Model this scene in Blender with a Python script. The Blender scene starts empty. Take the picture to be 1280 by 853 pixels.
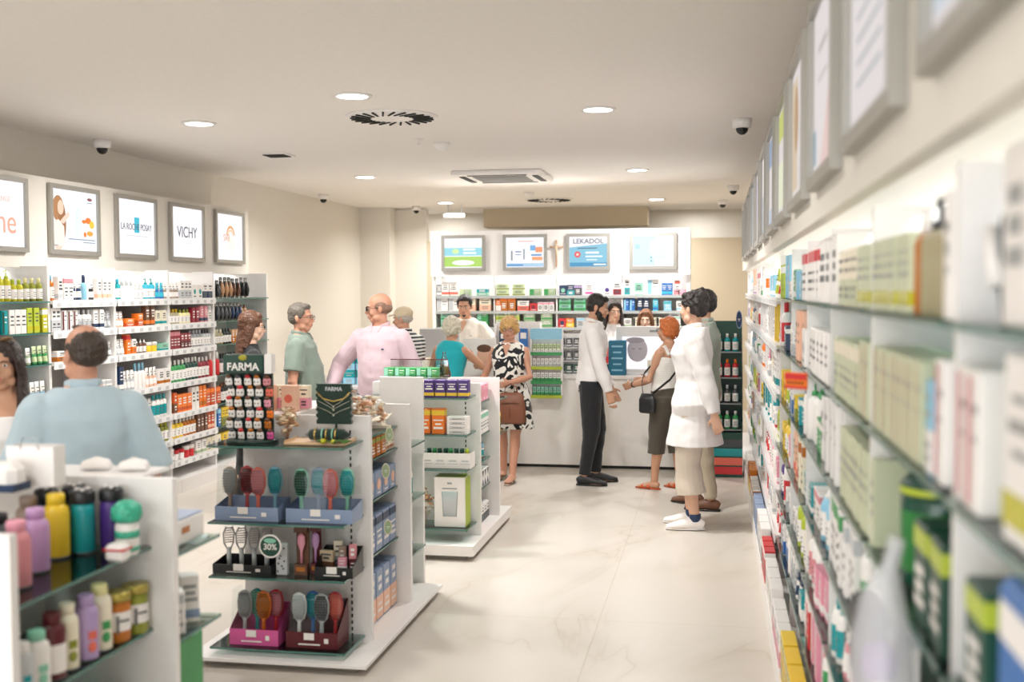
import bpy, bmesh, math, random
from mathutils import Vector, Matrix, noise
R = math.radians
scene = bpy.context.scene
COL = scene.collection
random.seed(7)

# ------------------------------------------------------------------ camera, world, lights, exposure
CAM_H = 1.75
FPX = 1400.0
YAW, PITCH, ROLL = 0.179518, 0.045133, -0.005
_F = Vector((-math.sin(YAW) * math.cos(PITCH), math.cos(YAW) * math.cos(PITCH), -math.sin(PITCH)))
_R0 = Vector((math.cos(YAW), math.sin(YAW), 0)); _U0 = _R0.cross(_F)
_R = _R0 * math.cos(ROLL) + _U0 * math.sin(ROLL); _U = -_R0 * math.sin(ROLL) + _U0 * math.cos(ROLL)
cd = bpy.data.cameras.new('camera'); cam = bpy.data.objects.new('camera', cd); COL.objects.link(cam)
cd.sensor_width = 36.0; cd.lens = FPX / 1280 * 36; cd.clip_start = 0.05
cam.matrix_world = Matrix(((_R.x, _U.x, -_F.x, 0), (_R.y, _U.y, -_F.y, 0), (_R.z, _U.z, -_F.z, CAM_H), (0, 0, 0, 1)))
cd.dof.use_dof = True; cd.dof.focus_distance = 8.0; cd.dof.aperture_fstop = 2.0; cd.dof.aperture_blades = 0
scene.camera = cam
scene.view_settings.view_transform = 'Standard'; scene.view_settings.look = 'None'
scene.view_settings.gamma = 1; scene.view_settings.use_curve_mapping = False
scene.view_settings.exposure = 0.80
scene.cycles.max_bounces = 8; scene.cycles.diffuse_bounces = 4; scene.cycles.glossy_bounces = 3
scene.cycles.transmission_bounces = 4; scene.cycles.transparent_max_bounces = 24
scene.cycles.caustics_reflective = False; scene.cycles.caustics_refractive = False
scene.cycles.sample_clamp_indirect = 6
scene.cycles.use_denoising = True

w = bpy.data.worlds.new('world'); scene.world = w; w.use_nodes = True
w.node_tree.nodes['Background'].inputs[0].default_value = (0.93, 0.96, 1.0, 1)
w.node_tree.nodes['Background'].inputs[1].default_value = 1.0

def area(name, loc, rot, sx, sy, power, color=(1, .93, .84), shape='RECTANGLE', spread=180):
    l = bpy.data.lights.new(name, 'AREA'); l.shape = shape; l.size = sx
    if shape == 'RECTANGLE': l.size_y = sy
    l.energy = power; l.color = color; l.spread = R(spread)
    o = bpy.data.objects.new(name, l); o.location = loc; o.rotation_euler = [R(a) for a in rot]; COL.objects.link(o)
    return o
WARM = (1.0, .985, .955); COOL = (.93, .97, 1.0)
P_DOWN, P_LED, P_FILL = 23, .11, 95
# added fill light inside the unseen shopfront, power set to brighten the room
area('front_fill', (-2.3, -2.6, 1.6), (90, 0, 0), 5.2, 2.4, P_FILL, (.97, .99, 1.0))
DOWN = [(x, y) for y in (3.9, 7.8, 11.8, 15.6) for x in (-3.76, -0.8)] + [(-2.28, 1.2), (-2.28, 6.91), (-2.28, 12.6)]
for (x, y) in DOWN:
    area('downlight_or_fill', (x, y, 2.955), (0, 0, 0), .21, .21, P_DOWN * (1 if y > 5 else .45), WARM, 'DISK', 155)
for x in (-4.2, -.3): area('downlight_or_fill', (x, 17.2, 2.955), (0, 0, 0), .21, .21, 7, WARM, 'DISK')  # lamps added behind the partition to brighten the back wall, no fixtures there
# LED strips that sit behind the fascias above the shelves
area('led_glow', (-5.0, 8.3, 1.93), (0, 25, 0), .12, 5.6, 46 * P_LED, COOL)
area('led_glow', (0.50, 7.0, 1.935), (0, -25, 0), .12, 11.8, 74 * P_LED, COOL)
area('led_glow', (-1.74, 12.62, 1.90), (0, 0, 0), 2.8, .10, 22 * P_LED, COOL)

# ------------------------------------------------------------------ materials
def s2l(c): return tuple(((v / 12.92) if v <= .04045 else ((v + .055) / 1.055) ** 2.4) for v in c)
def hexc(h): return s2l(tuple(int(h[i:i + 2], 16) / 255 for i in (0, 2, 4)))
_M = {}
def mat(name, col, rough=.5, metal=0, bump=0, bscale=40, var=0, spec=.5, sheen=0, emis=None, es=1.0, alpha=None, sss=0):
    if name in _M: return _M[name]
    m = bpy.data.materials.new(name); m.use_nodes = True; _M[name] = m
    n = m.node_tree.nodes; L = m.node_tree.links; b = n['Principled BSDF']
    c = hexc(col) if isinstance(col, str) else col
    b.inputs['Base Color'].default_value = (*c, 1); b.inputs['Roughness'].default_value = rough
    b.inputs['Metallic'].default_value = metal; b.inputs['Specular IOR Level'].default_value = spec
    if sheen: b.inputs['Sheen Weight'].default_value = sheen
    if sss:
        b.inputs['Subsurface Weight'].default_value = sss; b.inputs['Subsurface Scale'].default_value = .01
    tc = n.new('ShaderNodeTexCoord')
    nz = n.new('ShaderNodeTexNoise'); nz.inputs['Scale'].default_value = bscale; L.new(tc.outputs['Object'], nz.inputs['Vector'])
    if bump:
        bp = n.new('ShaderNodeBump'); bp.inputs['Strength'].default_value = bump; bp.inputs['Distance'].default_value = .01
        L.new(nz.outputs['Fac'], bp.inputs['Height']); L.new(bp.outputs['Normal'], b.inputs['Normal'])
    v = var or .04
    mx = n.new('ShaderNodeMix'); mx.data_type = 'RGBA'; mx.blend_type = 'MULTIPLY'; mx.inputs[0].default_value = 1
    mr = n.new('ShaderNodeMapRange'); mr.inputs['To Min'].default_value = 1 - v; mr.inputs['To Max'].default_value = 1 + v
    L.new(nz.outputs['Fac'], mr.inputs['Value']); mx.inputs[6].default_value = (*c, 1)
    L.new(mr.outputs['Result'], mx.inputs[7]); L.new(mx.outputs[2], b.inputs['Base Color'])
    if emis:
        e = hexc(emis) if isinstance(emis, str) else emis
        b.inputs['Emission Color'].default_value = (*e, 1); b.inputs['Emission Strength'].default_value = es
    return m
def lit(name, col, s):
    return mat('lit_' + name, (0.02, .02, .02), .6, emis=col, es=s)
def glass(name, tint='E4F2EE', gloss=.1):
    if name in _M: return _M[name]
    m = bpy.data.materials.new(name); m.use_nodes = True; _M[name] = m
    n = m.node_tree.nodes; L = m.node_tree.links; n.clear()
    out = n.new('ShaderNodeOutputMaterial'); mx = n.new('ShaderNodeMixShader'); tr = n.new('ShaderNodeBsdfTransparent')
    gl = n.new('ShaderNodeBsdfGlossy'); fr = n.new('ShaderNodeFresnel'); fr.inputs[0].default_value = 1.45
    tr.inputs[0].default_value = (*hexc(tint), 1); gl.inputs['Roughness'].default_value = .03
    mu = n.new('ShaderNodeMath'); mu.operation = 'MULTIPLY_ADD'; mu.inputs[1].default_value = .9; mu.inputs[2].default_value = gloss * .3
    L.new(fr.outputs[0], mu.inputs[0]); L.new(mu.outputs[0], mx.inputs[0]); L.new(tr.outputs[0], mx.inputs[1]); L.new(gl.outputs[0], mx.inputs[2])
    L.new(mx.outputs[0], out.inputs[0]); return m

PAL = dict(white='F1ECE8', cream='EDE3CC', beige='D9C3A3', tan='C99B74', brown='6B4530', amber='B86A1C', orange='EE7A22', darkorange='C9501A',
           yellow='EBC531', lime='B5C43A', olive='8E9334', yellowgreen='C2BC2E', green='3D9A57', darkgreen='174638', mint='8CC9B0', sage='9FB58F', teal='1E9AA0',
           cyan='35B4CC', skyblue='8FC5DD', blue='2F6DB4', navy='1D3557', greyblue='8A9CBB', purple='4A2D7D', lilac='B49AC8', mauve='C295C4',
           pink='E79BAE', hotpink='D85C9C', rose='D98C94', red='CF2F35', darkred='8C1F30', maroon='5C1820', grey='9A9C9C', silver='C4C6C8',
           darkgrey='4A4C50', black='1B1B1E', taupe='A08B7C', khaki='A79D7C', peach='F0BFA3', coral='E8705C', palegreen='C9D8A9', paleyellow='EFE6A8')
WORD = dict(yellowgreen='yellow-green', darkorange='dark orange', darkgreen='dark green', skyblue='sky blue', greyblue='grey-blue', hotpink='hot pink',
            darkred='dark red', darkgrey='dark grey', palegreen='pale green', paleyellow='pale yellow')
def cw(c): return WORD.get(c, c)
def P(c, gloss=.38): return mat('print_' + c, PAL[c], gloss, bscale=9, var=.05)

M_wall = mat('wall_paint', 'E3DDD3', .8, bump=.03, bscale=60)
M_ceil = mat('ceiling_paint', 'F1ECE7', .9, bump=.02, bscale=30)
M_white = mat('white_laminate', 'EFEBE8', .35)
M_white2 = mat('white_satin_panel', 'EDE7E1', .5)
M_counter = mat('counter_white', 'F2EEE8', .45)
M_frame = mat('aluminium_frame', 'A8A59E', .45, .6)
M_rail = mat('price_rail', 'EDECEC', .35)
M_metal = mat('brushed_metal', 'B9BABB', .35, .9)
M_dark = mat('dark_plastic', '15181A', .25)
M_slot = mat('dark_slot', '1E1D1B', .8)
M_beige = mat('beige_wall', 'CFC1A9', .8)
M_glass = glass('shelf_glass')
M_gedge = mat('glass_edge_green', '3F7267', .15, spec=.8)
M_clear = glass('clear_plastic', 'F2F5F5', .25)
M_led = lit('led', (0.92, .97, 1.0), 3.0)
M_lamp = lit('lamp', (1, .97, .92), 9.0)

# ------------------------------------------------------------------ mesh helpers
class MB:
    def __init__(s): s.v = []; s.f = []; s.m = []; s.sm = []
    def poly(s, pts, m=0, sm=False):
        i = len(s.v); s.v += [tuple(p) for p in pts]; s.f.append(list(range(i, i + len(pts)))); s.m.append(m); s.sm.append(sm)
    def box(s, c, d, m=0, rz=0, rx=0, ry=0):
        M = Matrix.Rotation(rz, 3, 'Z') @ Matrix.Rotation(ry, 3, 'Y') @ Matrix.Rotation(rx, 3, 'X'); c = Vector(c)
        i = len(s.v)
        for z in (-1, 1):
            for y in (-1, 1):
                for x in (-1, 1): s.v.append(tuple(c + M @ Vector((x * d[0] / 2, y * d[1] / 2, z * d[2] / 2))))
        for f in ((0, 2, 3, 1), (4, 5, 7, 6), (0, 1, 5, 4), (2, 6, 7, 3), (0, 4, 6, 2), (1, 3, 7, 5)):
            s.f.append([i + k for k in f]); s.m.append(m); s.sm.append(False)
    def bx(s, x0, x1, y0, y1, z0, z1, m=0): s.box(((x0 + x1) / 2, (y0 + y1) / 2, (z0 + z1) / 2), (abs(x1 - x0), abs(y1 - y0), abs(z1 - z0)), m)
    def cbox(s, c, d, b, m=0):      # box with chamfered edges
        x, y, z = d[0] / 2, d[1] / 2, d[2] / 2; c = Vector(c)
        rings = [(-z, b), (-z + b, 0), (z - b, 0), (z, b)]
        idx = []
        for (zz, k) in rings:
            i = len(s.v); idx.append(i)
            for (px, py) in ((-x + b + (k if k else 0) * 0, -y + k), (x - b, -y + k), (x - k, -y + b), (x - k, y - b), (x - b, y - k), (-x + b, y - k), (-x + k, y - b), (-x + k, -y + b)):
                s.v.append(tuple(c + Vector((px, py, zz))))
        for r in range(3):
            for k in range(8):
                a, b2 = idx[r] + k, idx[r] + (k + 1) % 8
                s.f.append([a, b2, b2 + idx[r + 1] - idx[r], a + idx[r + 1] - idx[r]]); s.m.append(m); s.sm.append(False)
        s.f.append([idx[0] + k for k in range(7, -1, -1)]); s.m.append(m); s.sm.append(False)
        s.f.append([idx[3] + k for k in range(8)]); s.m.append(m); s.sm.append(False)
    def lathe(s, prof, c=(0, 0, 0), n=20, m=0, sx=1, sy=1, M=None, caps=True):
        c = Vector(c); i0 = len(s.v); M = M or Matrix.Identity(3)
        for (r, z) in prof:
            for k in range(n):
                a = 2 * math.pi * k / n; s.v.append(tuple(c + M @ Vector((r * math.cos(a) * sx, r * math.sin(a) * sy, z))))
        for j in range(len(prof) - 1):
            for k in range(n):
                a = i0 + j * n + k; b = i0 + j * n + (k + 1) % n
                s.f.append([a, b, b + n, a + n]); s.m.append(m); s.sm.append(True)
        if caps:
            s.f.append([i0 + k for k in range(n - 1, -1, -1)]); s.m.append(m); s.sm.append(False)
            j = i0 + (len(prof) - 1) * n; s.f.append([j + k for k in range(n)]); s.m.append(m); s.sm.append(False)
    def tube(s, pts, r, m=0, n=8, sy=1.0, side=None):
        pts = [Vector(p) for p in pts]; rr = r if isinstance(r, (list, tuple)) else [r] * len(pts)
        i0 = len(s.v); ref = Vector(side) if side else None
        for j, p in enumerate(pts):
            t = (pts[min(j + 1, len(pts) - 1)] - pts[max(j - 1, 0)]).normalized()
            a = ref if ref is not None else (Vector((0, 0, 1)) if abs(t.z) < .9 else Vector((1, 0, 0)))
            S = (a - t * a.dot(t)).normalized(); N = t.cross(S)
            q = rr[j]; ra, rb = q if isinstance(q, (tuple, list)) else (q, q * sy)
            for k in range(n):
                an = 2 * math.pi * k / n; s.v.append(tuple(p + S * ra * math.cos(an) + N * rb * math.sin(an)))
        for j in range(len(pts) - 1):
            for k in range(n):
                a = i0 + j * n + k; b = i0 + j * n + (k + 1) % n
                s.f.append([a, b, b + n, a + n]); s.m.append(m); s.sm.append(True)
        s.f.append([i0 + k for k in range(n - 1, -1, -1)]); s.m.append(m); s.sm.append(True)
        j = i0 + (len(pts) - 1) * n; s.f.append([j + k for k in range(n)]); s.m.append(m); s.sm.append(True)
    def ball(s, c, r, m=0, n=14, M=None):
        r = (r, r, r) if not isinstance(r, (tuple, list)) else r; c = Vector(c); M = M or Matrix.Identity(3)
        k2 = n // 2; i0 = len(s.v)
        for j in range(k2 + 1):
            th = math.pi * (j + (.02 if j == 0 else (-.02 if j == k2 else 0))) / k2
            for k in range(n):
                ph = 2 * math.pi * k / n
                s.v.append(tuple(c + M @ Vector((r[0] * math.sin(th) * math.cos(ph), r[1] * math.sin(th) * math.sin(ph), -r[2] * math.cos(th)))))
        for j in range(k2):
            for k in range(n):
                a = i0 + j * n + k; b = i0 + j * n + (k + 1) % n
                s.f.append([a, b, b + n, a + n]); s.m.append(m); s.sm.append(True)
        s.f.append([i0 + k for k in range(n - 1, -1, -1)]); s.m.append(m); s.sm.append(True)
        j = i0 + k2 * n; s.f.append([j + k for k in range(n)]); s.m.append(m); s.sm.append(True)
    def disc(s, c, r, nrm='Y', n=24, m=0, sgn=-1, ry=None):
        c = Vector(c); ry = ry or r; pts = []
        for k in range(n):
            a = 2 * math.pi * k / n; u, v = r * math.cos(a), ry * math.sin(a)
            pts.append(c + (Vector((u, 0, v)) if nrm == 'Y' else Vector((0, u, v)) if nrm == 'X' else Vector((u, v, 0))))
        s.poly(pts, m)
    def mesh(s, name, mats):
        me = bpy.data.meshes.new(name); me.from_pydata(s.v, [], s.f)
        for q in (mats if isinstance(mats, (list, tuple)) else [mats]): me.materials.append(q)
        me.polygons.foreach_set('material_index', s.m); me.polygons.foreach_set('use_smooth', s.sm); me.update()
        return me
    def build(s, name, mats, parent=None, loc=(0, 0, 0), rz=0, link=True):
        o = bpy.data.objects.new(name, s.mesh(name, mats)); o.location = loc; o.rotation_euler = (0, 0, rz)
        if link: COL.objects.link(o)
        if parent is not None: o.parent = parent
        return o

USED = set()
def tag(o, label, cat, group=None, kind=None):
    if label: o['label'] = label
    if cat: o['category'] = cat
    if group: o['group'] = group
    if kind: o['kind'] = kind
    return o
def thing(name, label, cat, loc=(0, 0, 0), rz=0, group=None):
    o = bpy.data.objects.new(name, None); o.location = loc; o.rotation_euler = (0, 0, rz); o.empty_display_size = .1; COL.objects.link(o)
    return tag(o, label, cat, group)
KIDS = {}
def proto_child(par, ch): KIDS.setdefault(par.name, []).append(ch); return ch
def put(pr, loc, rz, label=None, cat=None, group=None, sc=None, rx=0, ry=0):
    o = pr.copy(); COL.objects.link(o); o.location = loc; o.rotation_euler = (rx, ry, rz); tag(o, label, cat, group)
    if sc: o.scale = (sc, sc, sc) if not isinstance(sc, tuple) else sc
    def kids(src, dst):
        for c in KIDS.get(src.name, ()):
            d = c.copy(); COL.objects.link(d); d.parent = dst; kids(c, d)
    kids(pr, o)
    return o
def struct(name, mb, m):
    o = mb.build(name, m); o['kind'] = 'structure'; return o
def text(s, size, m, parent, loc, rot=(90, 0, 0), name='lettering', ext=.0008, bold=0, sx=1, align='CENTER'):
    c = bpy.data.curves.new(name, 'FONT'); c.body = s; c.size = size; c.extrude = ext; c.align_x = align; c.align_y = 'CENTER'; c.offset = bold
    t = bpy.data.objects.new('t', c); dg = bpy.context.evaluated_depsgraph_get()
    me = bpy.data.meshes.new_from_object(t.evaluated_get(dg) if False else t); me.materials.clear(); me.materials.append(m)
    o = bpy.data.objects.new(name, me); COL.objects.link(o); o.parent = parent; o.location = loc; o.rotation_euler = [R(a) for a in rot]; o.scale = (sx, 1, 1)
    bpy.data.objects.remove(t); return o
def yon(px, X):   # Y where a line of sight at picture column px meets the plane x = X (planning aid for shelves that run along the room)
    return X / math.tan(math.atan((px - 640) / FPX) - YAW)
def xon(px, Y): return Y * math.tan(math.atan((px - 640) / FPX) - YAW)

# ------------------------------------------------------------------ room shell
XL, XR, Y0, Y1, ZC = -5.25, 0.75, -3.0, 17.8, 3.0
def floor_mat():
    m = bpy.data.materials.new('marble_floor'); m.use_nodes = True; n = m.node_tree.nodes; L = m.node_tree.links; b = n['Principled BSDF']
    tc = n.new('ShaderNodeTexCoord')
    nz = n.new('ShaderNodeTexNoise'); nz.inputs['Scale'].default_value = .55; nz.inputs['Detail'].default_value = 4; nz.inputs['Distortion'].default_value = .8
    mp0 = n.new('ShaderNodeMapping'); mp0.inputs['Rotation'].default_value = (0, 0, .25); L.new(tc.outputs['Object'], mp0.inputs[0])
    mp = n.new('ShaderNodeMapping'); mp.inputs['Scale'].default_value = (2.6, .9, 1); L.new(mp0.outputs[0], mp.inputs[0]); L.new(mp.outputs[0], nz.inputs['Vector'])
    ab = n.new('ShaderNodeMath'); ab.operation = 'SUBTRACT'; ab.inputs[1].default_value = .5; L.new(nz.outputs['Fac'], ab.inputs[0])
    a2 = n.new('ShaderNodeMath'); a2.operation = 'ABSOLUTE'; L.new(ab.outputs[0], a2.inputs[0])
    cr = n.new('ShaderNodeValToRGB'); cr.color_ramp.elements[0].position = 0; cr.color_ramp.elements[0].color = (*hexc('BFB4A6'), 1)
    cr.color_ramp.elements[1].position = .009; cr.color_ramp.elements[1].color = (*hexc('CAC1B5'), 1)
    e = cr.color_ramp.elements.new(.10); e.color = (*hexc('D3CBC2'), 1); L.new(a2.outputs[0], cr.inputs[0])
    n2 = n.new('ShaderNodeTexNoise'); n2.inputs['Scale'].default_value = .9; L.new(tc.outputs['Object'], n2.inputs['Vector'])
    vm = n.new('ShaderNodeMapRange'); vm.inputs['From Min'].default_value = .42; vm.inputs['From Max'].default_value = .58; L.new(n2.outputs['Fac'], vm.inputs['Value'])
    mv = n.new('ShaderNodeMix'); mv.data_type = 'RGBA'; L.new(vm.outputs[0], mv.inputs[0]); mv.inputs[6].default_value = (*hexc('D1C9BF'), 1); L.new(cr.outputs[0], mv.inputs[7])
    br = n.new('ShaderNodeTexBrick'); br.inputs['Scale'].default_value = 1; br.inputs['Mortar Size'].default_value = .0016; br.inputs['Brick Width'].default_value = 3.6
    br.inputs['Row Height'].default_value = 2.4; br.offset = 0; br.inputs['Color1'].default_value = (1, 1, 1, 1); br.inputs['Color2'].default_value = (.985, .985, .985, 1); br.inputs['Mortar'].default_value = (.72, .68, .62, 1)
    mp2 = n.new('ShaderNodeMapping'); mp2.inputs['Location'].default_value = (.6, 1.35, 0); L.new(tc.outputs['Object'], mp2.inputs[0]); L.new(mp2.outputs[0], br.inputs['Vector'])
    mm = n.new('ShaderNodeMix'); mm.data_type = 'RGBA'; mm.blend_type = 'MULTIPLY'; mm.inputs[0].default_value = 1
    L.new(mv.outputs[2], mm.inputs[6]); L.new(br.outputs['Color'], mm.inputs[7]); L.new(mm.outputs[2], b.inputs['Base Color'])
    b.inputs['Roughness'].default_value = .33; b.inputs['Specular IOR Level'].default_value = .4
    return m
M_floor = floor_mat()
m = MB(); m.bx(XL - .2, XR + .2, Y0, Y1 + .2, -.1, 0); struct('floor', m, M_floor)
m = MB(); m.bx(XL - .2, XR + .2, Y0, Y1 + .2, ZC, ZC + .1); struct('ceiling', m, M_ceil)
m = MB(); m.bx(XL - .15, XL, Y0, 16.2, 0, ZC); struct('wall_left', m, M_wall)
m = MB(); m.bx(XR, XR + .15, Y0, Y1, 0, ZC); struct('wall_right', m, M_wall)
m = MB(); m.bx(XL - .15, XR + .15, Y1, Y1 + .15, 0, ZC); struct('wall_back', m, M_wall)
m = MB(); m.bx(XL - .15, -4.79, 16.2, Y1, 0, ZC); struct('wall_corner', m, M_wall)
m = MB(); m.bx(-4.79, -4.30, 16.5, 16.62, 0, 2.98); struct('wall_return', m, M_wall)
m = MB(); m.bx(-4.30, XR, 16.5, 16.62, 0, 2.5); struct('wall_partition', m, M_beige)
m = MB(); m.bx(-3.5, -1.0, 16.9, 17.3, 2.72, ZC); struct('trim_soffit', m, M_beige)
m = MB(); m.bx(XL, XR, Y0 - .1, Y0, 2.75, ZC); m.bx(XL, XR, Y0 - .1, Y0, 0, .25); m.bx(XL, -5.0, Y0 - .1, Y0, .25, 2.75); m.bx(.5, XR, Y0 - .1, Y0, .25, 2.75)
struct('wall_shopfront', m, M_wall)
m = MB()
for x in (-5.0, -3.17, -1.33, .5): m.bx(x - .03, x + .03, Y0 - .08, Y0 - .02, .25, 2.75)
m.bx(-5, .5, Y0 - .08, Y0 - .02, .25, .31); m.bx(-5, .5, Y0 - .08, Y0 - .02, 2.69, 2.75)
struct('window_1', m, M_frame)
m = MB(); m.bx(-5, .5, Y0 - .055, Y0 - .045, .3, 2.7); struct('window_2', m, M_clear)

# ceiling fittings
def lamp(x, y, lab):
    t = thing('ceiling_downlight', lab, 'ceiling light', (x, y, ZC), group='recessed ceiling downlights')
    a = MB(); a.lathe([(.100, -.012), (.122, -.012), (.125, 0), (.100, 0)], n=36, caps=False); a.build('trim_ring', M_white, t)
    a = MB(); a.lathe([(.100, -.006), (.098, -.009), (.02, -.012)], n=36); a.build('diffuser', M_lamp, t)
lamp(-3.76, 7.8, 'round lit ceiling downlight just in front of the small dark square vent')
lamp(-2.28, 6.91, 'biggest round lit ceiling downlight, just before the large swirl air diffuser')
lamp(-.8, 7.77, 'round lit ceiling downlight nearer the poster shelving than the swirl air diffuser')
lamp(-3.76, 11.8, 'round lit ceiling downlight between the square vent and the blank wall')
lamp(-.8, 11.76, 'round lit ceiling downlight level with the cassette, toward the aisle shelving')
lamp(-.8, 15.6, 'small round lit ceiling downlight toward the back beside the last wall poster frames')
lamp(-3.76, 15.5, 'small round lit ceiling downlight above the emergency light at the back')
lamp(-2.28, 12.6, 'round lit ceiling downlight right behind the air conditioning cassette')
def camera_dome(x, y, lab, s=1):
    t = thing('security_camera', lab, 'security camera', (x, y, ZC), group='ceiling dome cameras')
    a = MB(); a.lathe([(.062, 0), (.062, -.03), (.058, -.055), (.048, -.06)][::-1], n=24); a.build('housing', M_white, t)
    a = MB(); a.ball((0, 0, -.06), (.040, .040, .042), n=18); a.build('dome', M_dark, t)
    t.scale = (s, s, s)
camera_dome(-4.95, 8.5, 'black and white dome camera on the ceiling above the lit brand posters', 1.15)
camera_dome(-4.97, 13.83, 'small dome camera on the ceiling above the blank cream wall', 1.1)
camera_dome(.19, 8.45, 'largest dome camera on the ceiling beside the aisle wall frames', 1.15)
camera_dome(.21, 13.82, 'middle of the three dome cameras along the aisle side ceiling', 1.1)
camera_dome(.1, 16.0, 'farthest dome camera on the aisle side near the back partition', 1.1)
camera_dome(-4.35, 16.1, 'dome camera near the back corner beside the emergency light', 1.05)
def swirl(x, y, lab):
    t = thing('swirl_diffuser', lab, 'air vent', (x, y, ZC), group='round swirl air diffusers')
    a = MB(); a.lathe([(.33, 0), (.32, -.012), (.1, -.02), (.01, -.02)][::-1], n=40); a.build('face_plate', M_white, t)
    a = MB()
    for k in range(24):
        an = 2 * math.pi * k / 24; c = Vector((math.cos(an) * .225, math.sin(an) * .225, -.019)); a.box(c, (.15, .014, .008), 0, rz=an + .3)
    a.build('slot', M_slot, t)
swirl(-2.28, 7.8, 'large round ceiling air diffuser with dark radial slots near the front downlight')
swirl(-2.25, 15.3, 'far round ceiling air diffuser behind the air conditioning cassette')
t = thing('air_conditioner', 'square white ceiling air conditioning cassette with louvres on four sides', 'air conditioner', (-2.24, 11.9, ZC))
a = MB(); a.cbox((0, 0, -.025), (.95, .95, .05), .012); a.build('panel', M_white, t)
a = MB()
for k in range(12): a.box((0, -.27 + k * .049, -.053), (.56, .025, .012))
a.build('grille', mat('grille_grey', '8D8B88', .6), t)
for k in range(4):
    a = MB(); an = k * math.pi / 2; c = Vector((0, -.39, -.05)); M = Matrix.Rotation(an, 3, 'Z'); a.box(M @ c, (.62, .06, .014), rz=an); a.build('louvre', M_slot if k % 2 else mat('louvre_grey', '5d5b58', .5), t)
t = thing('ceiling_vent', 'small dark square vent in the ceiling near the lit posters', 'air vent', (-3.93, 9.72, ZC))
a = MB(); a.box((0, 0, -.006), (.26, .26, .012)); a.build('vent_frame', M_white, t)
a = MB()
for k in range(6): a.box((0, -.085 + k * .034, -.014), (.2, .018, .01))
a.build('slot', M_slot, t)
for (x, y, lab) in ((-2.28, 9.29, 'small white smoke detector between the swirl diffuser and the cassette'), (-2.35, 14.2, 'small white smoke detector behind the cassette')):
    t = thing('smoke_detector', lab, 'smoke detector', (x, y, ZC), group='smoke detectors')
    a = MB(); a.lathe([(.03, -.065), (.045, -.045), (.065, -.03), (.07, 0)], n=24); a.build('housing', M_white, t)
    a = MB(); a.lathe([(.045, -.045), (.047, -.04)], n=24); a.build('sensor_band', M_slot, t)
t = thing('sprinkler', 'tiny white sprinkler beside the first smoke detector', 'sprinkler', (-2.4, 9.0, ZC)); a = MB(); a.lathe([(.004, -.05), (.02, -.045), (.006, -.04), (.006, -.01), (.03, -.006), (.035, 0)], n=14); a.build('nozzle', M_white, t)
t = thing('emergency_light', 'rectangular emergency light hanging below the ceiling at the back', 'emergency light', (-3.72, 15.9, 2.84))
a = MB(); a.cbox((0, 0, 0), (.33, .06, .07), .008); a.build('housing', M_metal, t)
a = MB(); a.box((0, -.032, -.004), (.28, .006, .035)); a.build('diffuser', lit('emer', (.85, .93, 1), 1.6), t)
for x in (-.1, .1):
    a = MB(); a.bx(x - .005, x + .005, -.005, .005, .03, .16); a.build('bracket', M_metal, t)
t = thing('light_switch', 'small grey wall switch beside the counter shelving', 'switch', (-4.10, 16.49, 1.62)); a = MB(); a.cbox((0, -.012, 0), (.16, .024, .28), .006); a.build('plate', mat('switch_grey', '9C968C', .5), t)
a = MB(); a.box((0, -.028, 0), (.06, .01, .1)); a.build('rocker', M_white, t)

# ------------------------------------------------------------------ shelving units
def wall_unit(name, label, cat, side, y0, y1, zs, xb, xf, rails=True, glassy=False):
    """one bay: side=+1 shelves face +x, -1 face -x"""
    t = thing(name, label, cat, ((xb + xf) / 2, (y0 + y1) / 2, 0)); ox, oy = (xb + xf) / 2, (y0 + y1) / 2
    def L(a, n, mm): a.v = [(p[0] - ox, p[1] - oy, p[2]) for p in a.v]; return a.build(n, mm, t)
    a = MB(); a.bx(xb, xb + .02 * side, y0 + .002, y1 - .002, .1, 1.94); L(a, 'back_panel', M_white2)
    a = MB(); a.bx(xb, xf + .07 * side, y0 + .002, y1 - .002, 0, .12); L(a, 'plinth', M_white)
    for yy in (y0 + .008, y1 - .008):
        a = MB(); a.bx(xb, xf - .02 * side, yy - .006, yy + .006, .12, 1.94); L(a, 'side_panel', M_white)
    for z in zs:
        if glassy:
            a = MB(); a.bx(xb + .02 * side, xf - .003 * side, y0 + .016, y1 - .016, z - .010, z, 0); a.bx(xf - .003 * side, xf, y0 + .016, y1 - .016, z - .010, z, 1)
            L(a, 'shelf', [M_glass, M_gedge])
        else:
            a = MB(); a.bx(xb + .02 * side, xf, y0 + .016, y1 - .016, z - .022, z); L(a, 'shelf', M_white)
            if rails:
                a = MB(); a.bx(xf, xf + .006 * side, y0 + .01, y1 - .01, z - .048, z + .006)
                for k in range(int((y1 - y0) / .14)): yy = y0 + .06 + k * .14; a.bx(xf + .006 * side, xf + .0075 * side, yy, yy + .05, z - .040, z - .012, 1)
                L(a, 'price_rail', [M_rail, P('silver')])
    return t
ZL = [1.69, 1.47, 1.25, .96, .69, .47, .27]
ORD = ['top', 'second', 'third', 'fourth', 'fifth', 'sixth', 'lowest', 'base']
names_l = ['nearest the shopfront', 'behind the woman with long dark hair', 'behind the balding man in the light blue shirt', 'under the dark bottle brand poster', 'under the plain lettered poster', 'at the blank wall end']
edges_l = [5.45, 6.34, 7.22, 8.10, 8.99, 9.87, 11.15]
LX = -4.62
for i in range(6):
    wall_unit('wall_shelving_bay', 'white shelving bay ' + names_l[i] + ' under lit posters', 'shelving', 1, edges_l[i], edges_l[i + 1], ZL, -5.12, LX, glassy=(i in (0, 1, 5)))
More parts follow.
